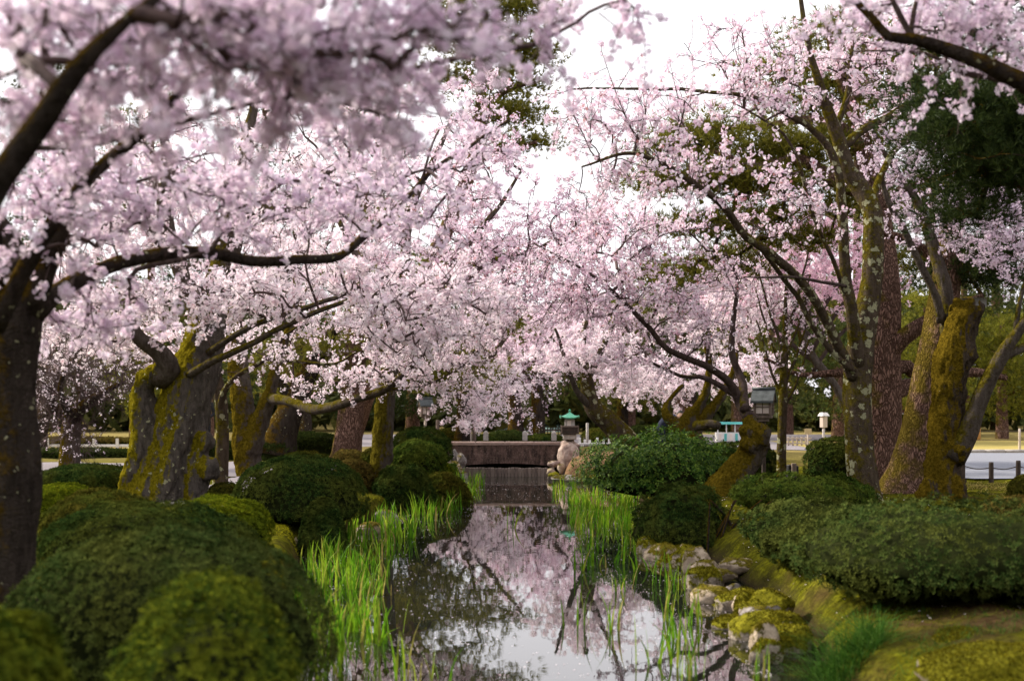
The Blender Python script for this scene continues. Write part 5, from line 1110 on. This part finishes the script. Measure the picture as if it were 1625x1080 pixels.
pine('red barked pine with thick straight trunk behind the main right cherry',
 [[(1396, 800, 22.5, 92), (1396, 765, 22.5, 74), (1397, 700, 22.5, 66), (1398, 620, 22.5, 62), (1400, 540, 22.5, 58), (1402, 460, 22.6, 52), (1396, 380, 22.8, 44), (1385, 290, 23, 36), (1360, 200, 23, 26), (1330, 110, 23, 16), (1310, 40, 23, 8)],
  [(1408, 560, 22.4, 34), (1432, 535, 22.3, 28), (1470, 512, 22.2, 24), (1500, 492, 22, 18), (1560, 470, 22, 10)], [(1412, 625, 22.4, 30), (1440, 612, 22.6, 26), (1480, 610, 22.8, 22), (1540, 590, 23, 16), (1600, 600, 23, 8)], [(1400, 590, 22.6, 20), (1350, 592, 22.7, 15), (1310, 594, 22.8, 12), (1268, 592, 23, 8), (1210, 570, 23, 4)],
  [(1405, 585, 22.8, 24), (1440, 580, 23, 22), (1455, 592, 23, 20), (1490, 560, 23.2, 12)],
  [(1390, 310, 23, 30), (1330, 290, 23, 24), (1270, 255, 23, 18), (1200, 262, 23, 13), (1130, 240, 23, 7)], [(1365, 215, 23, 20), (1290, 190, 23.2, 14), (1200, 200, 23.4, 9), (1130, 205, 23.4, 5)], [(1390, 330, 22.8, 20), (1450, 290, 22.6, 14), (1520, 250, 22.4, 8)]],
 padset([(1130, 205, 23.5, 70, 22, 1), (1200, 230, 23.5, 70, 24, 1), (1060, 290, 23.8, 60, 18, .8), (1130, 280, 23.6, 70, 20, .9), (1290, 170, 23.5, 90, 26, 1), (1230, 300, 23.5, 70, 22, 1), (1190, 350, 23.6, 60, 18, .8), (1380, 130, 23.5, 90, 30, 1.1), (1310, 240, 23.5, 60, 20, .9), (1100, 360, 24, 60, 16, .8), (1340, 60, 23.5, 80, 30, 1), (1260, 120, 23.5, 80, 26, 1), (1400, 210, 23.5, 90, 26, 1), (1450, 300, 23.5, 80, 22, 1), (1350, 330, 23.8, 70, 20, .9), (1260, 380, 24, 70, 18, .9), (1480, 420, 23.5, 70, 20, .9), (1440, 90, 23.5, 80, 28, 1), (1180, 290, 23.5, 80, 22, 1), (1080, 235, 23.7, 60, 18, .9), (1240, 250, 23.5, 70, 24, 1), (1150, 420, 24.5, 80, 20, 1), (1060, 440, 24.5, 70, 18, 1)], 470), 'needle_gold')
pine('mossy barked pine with flared base touching the sawn off cherry',
 [[(1425, 830, 20.6, 150), (1438, 785, 20.6, 96), (1448, 745, 20.6, 74), (1460, 690, 20.6, 62), (1472, 620, 20.6, 54), (1486, 560, 20.6, 58), (1496, 490, 20.7, 50), (1504, 420, 20.8, 42), (1512, 340, 21, 34), (1530, 240, 21, 26), (1550, 120, 21, 14)],
  [(1500, 420, 20.8, 20), (1440, 380, 20.6, 14), (1380, 360, 20.4, 8)], [(1512, 330, 21, 22), (1570, 300, 20.8, 16), (1640, 290, 20.6, 10)], [(1508, 240, 21, 14), (1470, 225, 21, 10), (1440, 215, 21, 6)]],
 padset([(1560, 180, 20.5, 90, 34, 1.1), (1600, 260, 20, 90, 34, 1.1), (1560, 320, 20, 80, 20, .9), (1620, 130, 20, 80, 40, 1), (1640, 330, 20, 60, 26, .9), (1500, 60, 21, 90, 36, 1), (1590, 220, 20, 80, 30, 1), (1600, 400, 20.5, 70, 22, .9), (1560, 440, 21, 70, 18, .9), (1600, 40, 20.5, 90, 40, 1), (1470, 150, 21.5, 70, 26, 1)], 420), 'needle_dark', 'pinebark_moss', skipbase=.55)
pine('straight pine with purple brown plated bark beyond the left bank',
 [[(545, 750, 31, 66), (550, 720, 31, 48), (555, 670, 31, 42), (560, 620, 31, 39), (564, 560, 31, 36), (570, 480, 31, 30), (575, 380, 31, 22), (580, 280, 31, 12)], [(560, 600, 31, 14), (620, 570, 31, 10), (680, 560, 31, 6)], [(562, 570, 31, 14), (500, 550, 31, 10), (450, 550, 31, 6)], [(566, 540, 31, 12), (620, 520, 30.5, 9), (680, 530, 30, 5)]],
 padset([(620, 560, 31, 60, 18, 1), (690, 560, 30.5, 60, 20, 1), (640, 590, 30, 50, 16, .8), (480, 555, 31, 70, 22, 1), (430, 580, 31, 50, 18, 1), (540, 545, 30.5, 70, 18, 1), (520, 590, 31.5, 60, 18, .9), (740, 590, 30.5, 50, 18, .9), (600, 500, 31, 80, 20, 1), (450, 620, 32, 40, 14, .8), (700, 610, 31, 40, 12, .8), (560, 440, 31, 90, 24, 1.2), (600, 340, 31, 80, 24, 1)], 190), 'needle_gold')
pine('tall pine behind the left cherries with olive boughs at the sky edge',
 [[(552, 745, 36, 40), (556, 700, 36, 34), (590, 600, 35.5, 32), (650, 480, 35, 28), (710, 360, 34.5, 24), (755, 240, 34, 22), (765, 120, 34, 16), (770, 0, 34, 10), (772, -80, 34, 5)], [(760, 170, 34, 14), (810, 140, 33.5, 10), (850, 130, 33, 5)], [(765, 110, 34, 14), (800, 70, 33.5, 10), (835, 50, 33, 5)], [(752, 260, 34, 14), (800, 235, 33.5, 9), (850, 225, 33, 5)], [(768, 50, 34, 12), (720, 20, 33.5, 8), (690, 10, 33, 4)]],
 padset([(815, 135, 33.5, 50, 16, .9), (790, 60, 33.5, 60, 20, 1), (740, 20, 33.5, 60, 18, 1), (800, 100, 34, 60, 18, 1), (830, 225, 33.5, 50, 14, .8), (790, 180, 34, 50, 16, .9), (720, 70, 34, 50, 20, 1), (760, -20, 34, 80, 22, 1), (830, 85, 33.2, 36, 12, .6), (700, 130, 34, 50, 18, 1), (820, 180, 33.5, 46, 16, .9), (770, 10, 33.5, 60, 20, 1), (840, 20, 33.5, 40, 14, .8), (720, 470, 34, 80, 22, 1.2), (780, 520, 34, 60, 16, 1), (690, 430, 34.5, 80, 24, 1.2), (770, 420, 34, 60, 18, 1)], 340), 'needle_gold')
pine('dark spreading pine bough of a near tree reaching in at the right edge',
 [[(1900, 860, 14.5, 100), (1880, 700, 14.5, 80), (1850, 480, 14.5, 60), (1820, 320, 14.5, 50), (1800, 180, 14.5, 40)], [(1822, 330, 14.5, 30), (1740, 280, 14.3, 20), (1640, 250, 14.2, 12), (1540, 235, 14, 6)], [(1810, 240, 14.5, 26), (1720, 200, 14.2, 16), (1620, 190, 14, 8), (1530, 190, 14, 5)], [(1835, 400, 14.5, 22), (1720, 340, 14.4, 13), (1600, 290, 14.2, 6)]],
 padset([(1570, 190, 14, 80, 30, .7), (1590, 235, 14, 90, 32, .8), (1530, 180, 14.2, 50, 18, .5), (1620, 150, 14, 60, 26, .6), (1550, 285, 14, 70, 16, .6), (1620, 280, 14, 60, 22, .6), (1610, 215, 13.8, 60, 26, .6), (1680, 200, 14, 60, 50, .8), (1560, 225, 14.3, 70, 24, .6), (1530, 340, 14.2, 40, 10, .4), (1500, 160, 13.6, 50, 22, .5), (1580, 260, 13.5, 90, 30, .6), (1600, 170, 13.4, 60, 36, .6), (1510, 210, 13.4, 50, 24, .5)], 420), 'needle_dark', wd=.008, ln=.11, nn=11, skipbase=.6)
# background pines and broad trees
def far_pine(label, tx, d, ytop, half, n, mat, lean=0):
    yb = HYP + (EYE - .45) / d * FPX; H = yb - ytop; rr = np.random.default_rng(int(tx + d * 7)); pads = []; limbs = [[(tx, yb + 8, d, 34 * 30 / d), (tx + lean * .3, yb - H * .4, d, 24 * 30 / d), (tx + lean, ytop + 10, d, 8)]]
    for k in range(n):
        f = .22 + .78 * (k + .5) / n; w = half * (1.05 - .72 * f ** 1.5); s = rr.uniform(-.7, .7)
        pads.append((tx + lean * f + s * w, yb - H * f, d + rr.uniform(-1, .6), w * .62, 17 * 30 / d + 5, 1.0, 220))
    return pine(label, limbs, pads, mat, nn=6, wd=.036, amp=.06)
for a in [
 ('lime green far pine beyond the lawn at the right edge', 1590, 47, 505, 110, 12, 'needle_lime'),
 ('dark far pine behind the slanting branch at right', 1530, 50, 380, 110, 13, 'needle'),
 ('far pine at the right edge above the lime green one', 1640, 52, 300, 120, 13, 'needle'),
 ('olive far pine right of the mossy pine', 1470, 44, 470, 80, 10, 'needle_lime'),
 ('far pine behind the red barked pine', 1400, 48, 330, 110, 13, 'needle'),
 ('far pine behind the lamp box', 1330, 43, 520, 80, 10, 'needle'),
 ('far dark pine behind the thin young cherry', 1250, 52, 470, 80, 10, 'needle'),
 ('far olive pine behind the deep pink cherry', 1170, 46, 380, 100, 12, 'needle_gold'),
 ('far pine behind the sprawling mossy cherry', 1080, 47, 440, 70, 10, 'needle'),
 ('far olive pine left of the leaning cherry', 1000, 50, 480, 70, 10, 'needle_gold'),
 ('far pine peeking over the lantern', 900, 58, 520, 60, 9, 'needle'),
 ('far olive pine behind the bridge', 815, 54, 500, 70, 10, 'needle_gold'),
 ('far dark pine behind the mossy upright trunk', 655, 38, 470, 70, 11, 'needle_dark'),
 ('far pine behind the forked trunk', 450, 43, 420, 100, 12, 'needle'),
 ('tall far pine behind the main right cherry', 1360, 56, 90, 130, 16, 'needle_gold'),
 ('tall dark far pine at the right edge', 1580, 60, 60, 140, 16, 'needle'),
 ('tall far pine behind the dark hanging branch', 1480, 64, 120, 120, 15, 'needle'),
 ('tall far olive pine behind the thin young cherry', 1225, 60, 190, 110, 14, 'needle_gold'),
 ('tall far pine behind the near left limb', 420, 56, 130, 140, 15, 'needle'),
 ('tall far pine behind the gnarled trunk', 240, 60, 110, 140, 15, 'needle_gold'),
 ('tall far pine at the left edge behind the near trunk', 80, 58, 90, 140, 15, 'needle'),
 ('tall far pine behind the upright mossy trunk', 600, 58, 140, 130, 15, 'needle'),
 ('far lime pine behind the pruned cherry', 215, 48, 520, 90, 9, 'needle_lime'),
 ('broad far pine at the left edge', 20, 46, 380, 110, 12, 'needle'),
 ('far dark pine behind the gnarled trunk', 330, 50, 400, 100, 12, 'needle_dark')]:
    far_pine(*a)
# a closed belt of woods far off
def wood(name, d0, d1, x0, x1, h0, h1, n, mat):
    x = R.uniform(x0, x1, n); y = R.uniform(d0, d1, n); q = np.stack([x * .12, y * .12, 0 * x], -1)
    top = h0 + (h1 - h0) * (.5 + .5 * fbm(q, 1, 3)) * np.clip(.62 + np.abs(x + 1 - (y - 70) * .03) * .03, 0, 1.15); z = .3 + top * np.sqrt(R.random(n))
    p = np.stack([x, y, z], -1); p += .8 * np.stack([fbm(p, .7, 2), fbm(p + 9, .7, 2), fbm(p + 30, .7, 2)], -1)
    mb = MB(); scatter(mb, LEAFV, LEAFF, p, frames(R.normal(size=(n, 3)) + np.array([0, -.6, .6])), R.uniform(.45, .95, n)); mb.build(name, mat, smooth=False, kind='stuff')
wood('distant_wood', 64, 84, -62, 62, 4.0, 10.0, 45000, M['far_leaf'])
def belt(name, x0, x1, y0, y1, h, n, mat):
    x = R.uniform(x0, x1, n); y = R.uniform(y0, y1, n); z = .3 + h * (.75 + .25 * fbm(np.stack([x, y, 0 * x], -1), .12, 2)) * R.random(n) ** .8
    mb = MB(); scatter(mb, LEAFV, LEAFF, np.stack([x, y, z], -1), frames(R.normal(size=(n, 3)) + np.array([0, 0, .6])), R.uniform(.7, 1.5, n)); mb.build(name, mat, smooth=False, kind='stuff')
belt('unseen_wood_belt', -46, 46, -34, -14, 12, 14000, M['far_leaf'])      # unseen leaf belts, added to cut low sky light on the fronts
belt('unseen_wood_belt', -66, -34, -14, 66, 11, 12000, M['far_leaf'])
belt('unseen_wood_belt', 40, 70, -14, 66, 11, 12000, M['far_leaf'])
wood('distant_shrubs', 56, 61, -44, 44, .9, 3.0, 16000, M['far_leaf'])

# ------------------------------------------------------------------ iris, grass, moss, petals
def blades(mb, x, y, z, h, w, lean=.25, curve=.35, seg=4):
    n = len(x); a = R.random(n) * 2 * np.pi; dirx = np.stack([np.cos(a), np.sin(a), 0 * a], -1); b = a + R.normal(size=n) * .6 + np.pi / 2; wx = np.stack([np.cos(b), np.sin(b), 0 * b], -1)
    t = np.linspace(0, 1, seg + 1); l = np.abs(R.normal(size=n)) * lean; c = np.abs(R.normal(size=n)) * curve
    base = np.stack([x, y, z], -1); V = []
    for k in t:
        off = dirx * ((l * k + c * k ** 3) * h)[:, None]; up = np.array([0, 0, 1.]) * (h * k * (1 - .25 * np.minimum(c, 1) * k ** 2))[:, None]
        ww = (w * (1 - k ** 2.2) * (.55 + .9 * k * (1 - k) + .25))[:, None] * .5 + .0004
        V.append(base + off + up - wx * ww); V.append(base + off + up + wx * ww)
    V = np.stack(V, 1); K = 2 * (seg + 1); i = np.arange(seg) * 2; f = np.stack([i, i + 1, i + 3, i + 2], -1); F = (f[None] + (np.arange(n) * K)[:, None, None]).reshape(-1, 4)
    mb.add(V.reshape(-1, 3), F)
def iris_bed(poly_fn, n_clump, seed):
    """poly_fn(k) gives (x, y, height) of a clump"""
    mb = MB(); rr = np.random.default_rng(seed)
    for _ in range(n_clump):
        x, y, h = poly_fn(rr); k = rr.integers(4, 11); r = .07
        blades(mb, x + rr.normal(size=k) * r, y + rr.normal(size=k) * r, np.full(k, -.05), h * rr.uniform(.55, 1.1, k) + .05, np.full(k, .023) * rr.uniform(.6, 1.4, k), .12, .22)
    return mb
def leftbed(rr):
    y = rr.uniform(9.0, 25.5) if rr.random() < .8 else rr.uniform(22, 29); l = np.interp(y, YE, XL)
    w = np.interp(y, [9, 12, 15, 18, 22, 26, 29], [.70, .75, .95, 1.15, .95, .7, .45]); return l + .02 + w * rr.random() ** 1.15, y, rr.uniform(.24, .44)
iris_bed(leftbed, 185, 1).build('iris_shoots', M['iris_leaf'], smooth=False, kind='stuff')
def rightbed(rr):
    q = rr.random()
    if q < .60: y = rr.uniform(18, 25); x = xx(rr.uniform(905, 1005), y)
    elif q < .76: y = rr.uniform(25, 30); x = xx(rr.uniform(868, 1000), y)
    elif q < .93: y = rr.uniform(12.5, 18); x = xx(rr.uniform(905, 1085), y)
    else: y = rr.uniform(9.4, 12); x = xx(rr.uniform(1040, 1130), y)
    return x, y, rr.uniform(.22, .40)
iris_bed(rightbed, 105, 2).build('iris_shoots', M['iris_leaf'], smooth=False, kind='stuff')
for o in bpy.data.objects:
    if o.name.startswith('iris_shoots'): tag(o, 'bright green iris shoots standing in the water along the %s bank' % ('left' if o.name == 'iris_shoots' else 'right'), 'iris')
def iris_clump(label, px, py, h, k, seed):
    d = EYE * FPX / (py - HYP); x = xx(px, d); rr = np.random.default_rng(seed); mb = MB()
    blades(mb, x + rr.normal(size=k) * .05, d + rr.normal(size=k) * .05, np.full(k, -.05), h * rr.uniform(.6, 1.1, k) + .05, np.full(k, .018), .10, .2)
    single('iris_clump', mb, M['iris_leaf'], label, 'iris', 'iris clumps standing alone in open water', smooth=False)
iris_clump('lone iris clump in open water in the middle below the bridge reflection', 812, 838, .42, 5, 1)
iris_clump('tall iris clump with open water behind at bottom left of the stream', 634, 1078, .42, 10, 2)
iris_clump('iris clump at the bottom edge left of the white sky reflection', 690, 1085, .30, 7, 3)
iris_clump('iris clump in the dark water at the bottom right by the mossed stones', 1098, 1074, .32, 10, 4)
iris_clump('iris clump in front of the round moss dome stone', 1208, 1082, .30, 6, 5)
iris_clump('drooping iris clump among the branch reflections right of centre', 918, 992, .42, 6, 6)
iris_clump('iris clump in the middle of the right water before the stones', 1062, 985, .36, 7, 7)
iris_clump('thin iris clump right of the drooping one', 984, 1000, .40, 6, 8)
iris_clump('iris clump growing beside the small wet grey stone', 1104, 990, .36, 8, 9)
# fine grass tuft at the lower right bank
mb = MB(); n = 1500; a = R.random(n) * 2 * np.pi; q = np.sqrt(R.random(n)) * np.array(.30); c = P(1335, 1046, 8.9); x = c[0] + np.cos(a) * q; y = c[1] + np.sin(a) * q
blades(mb, x, y, ground_z(x, y) - .02, R.uniform(.14, .27, n), np.full(n, .005), .8, .9)
single('grass_tuft', mb, M['fine_grass'], 'fine dark green grass tuft drooping beside the mossed stones at lower right', 'grass', smooth=False)
# moss cushions and short tufts over the banks
def tufts(name, mat, n, fn, h, w):
    x, y = fn(n); e = edge_dist(x, y); k = e > .0; x, y = x[k], y[k]; z = surf_z(x, y)
    mb = MB(); blades(mb, x, y, z - .005, h * R.uniform(.5, 1.3, len(x)), np.full(len(x), w), .9, .7, 1); return mb.build(name, mat, smooth=False, kind='stuff')
from mathutils.bvhtree import BVHTree
_trees = []
for o in bpy.data.objects:
    if o.name.startswith('moss_mound') or o.name.startswith('soil_mound'):
        me = o.data; _trees.append(BVHTree.FromPolygons([v.co[:] for v in me.vertices], [p.vertices[:] for p in me.polygons]))
for o in bpy.data.objects:
    if o.name.startswith('rock') and ('corner' in o['label']):
        me = o.data; L0 = Vector(o.location); _trees.append(BVHTree.FromPolygons([(v.co + L0)[:] for v in me.vertices], [p.vertices[:] for p in me.polygons]))
def surf_z(x, y):
    z = ground_z(x, y)
    for t in _trees:
        for k in range(len(x)):
            h = t.ray_cast(Vector((x[k], y[k], 5)), Vector((0, 0, -1)))
            if h[0] is not None and h[0].z > z[k]: z[k] = h[0].z
    return z
def noisy(x, y, f, s, t): return fbm(np.stack([x, y, 0 * x + s], -1), f, 3) > t
def zone(x0, x1, y0, y1, f=1.4, s=0, t=-.1):
    def fn(n):
        x = R.uniform(x0, x1, n * 2); y = R.uniform(y0, y1, n * 2); k = noisy(x, y, f, s, t); return x[k][:n], y[k][:n]
    return fn
tufts('moss_tufts', M['moss_tuft'], 16000, zone(1.5, 5.0, 9, 19), .022, .012)
tufts('moss_tufts', M['moss_tuft'], 9000, zone(2.5, 9.0, 17, 24, 1, 3), .03, .018)
tufts('moss_tufts', M['moss_bright'], 9000, zone(-3.6, -2.0, 15.5, 19, 1.5, 5, -.25), .02, .012)
tufts('moss_tufts', M['moss_tuft'], 8000, zone(-3.6, -.9, 18.5, 27, 1.5, 7, -.2), .025, .015)
tufts('moss_tufts', M['moss_tuft'], 1800, zone(2.6, 4.6, 6.5, 9.2, 1.5, 9, .05), .018, .008)
tufts('bank_grass', M['fine_grass'], 5000, zone(1.9, 5.0, 7.2, 10.5, 2.0, 15, .12), .055, .006)
tufts('bank_grass', M['fine_grass'], 4000, zone(-3.8, -2.0, 15, 20, 2.0, 16, .15), .05, .007)
tufts('lawn_grass', M['dry_grass'], 7000, zone(7.5, 14, 19.5, 23, 1.5, 11, -.3), .035, .02)
# fallen petals and bits drifting on the water
NP_ = 3600; y = 9 + 21 * R.random(NP_) ** 1.3; l = np.interp(y, YE, XL); r = np.interp(y, YE, XR); u = R.random(NP_); u = np.where(u < .5, u ** 2.2 * 2.3, 1 - (1 - u) ** 2.2 * 2.3); x = l + (r - l) * u; x = x + .12 * fbm(np.stack([x, y, 0 * x], -1), 2.0, 2)
pv = np.array([[0, -1, 0], [.6, 0, .1], [0, 1, 0], [-.6, 0, .1]]); mb = MB(); scatter(mb, pv, LEAFF, np.stack([x, y, np.full(NP_, .004)], -1), frames(np.stack([R.normal(size=NP_) * .08, R.normal(size=NP_) * .08, np.ones(NP_)], -1)), R.uniform(.005, .014, NP_))
mb.build('fallen_petals', M['petal_white'], smooth=False, kind='stuff')
x = R.uniform(1.6, 6, 700); y = R.uniform(9, 22, 700); k = edge_dist(x, y) > .1; x, y = x[k], y[k]
mb = MB(); scatter(mb, pv, LEAFF, np.stack([x, y, surf_z(x, y) + .02], -1), frames(np.stack([R.normal(size=len(x)) * .3, R.normal(size=len(x)) * .3, np.ones(len(x))], -1)), R.uniform(.010, .016, len(x)))
mb.build('fallen_petals', M['petal_white'], smooth=False, kind='stuff')
print('tris', sum(len(o.data.loops) - 2 * len(o.data.polygons) for o in bpy.data.objects if o.type == 'MESH')); print(STAT)
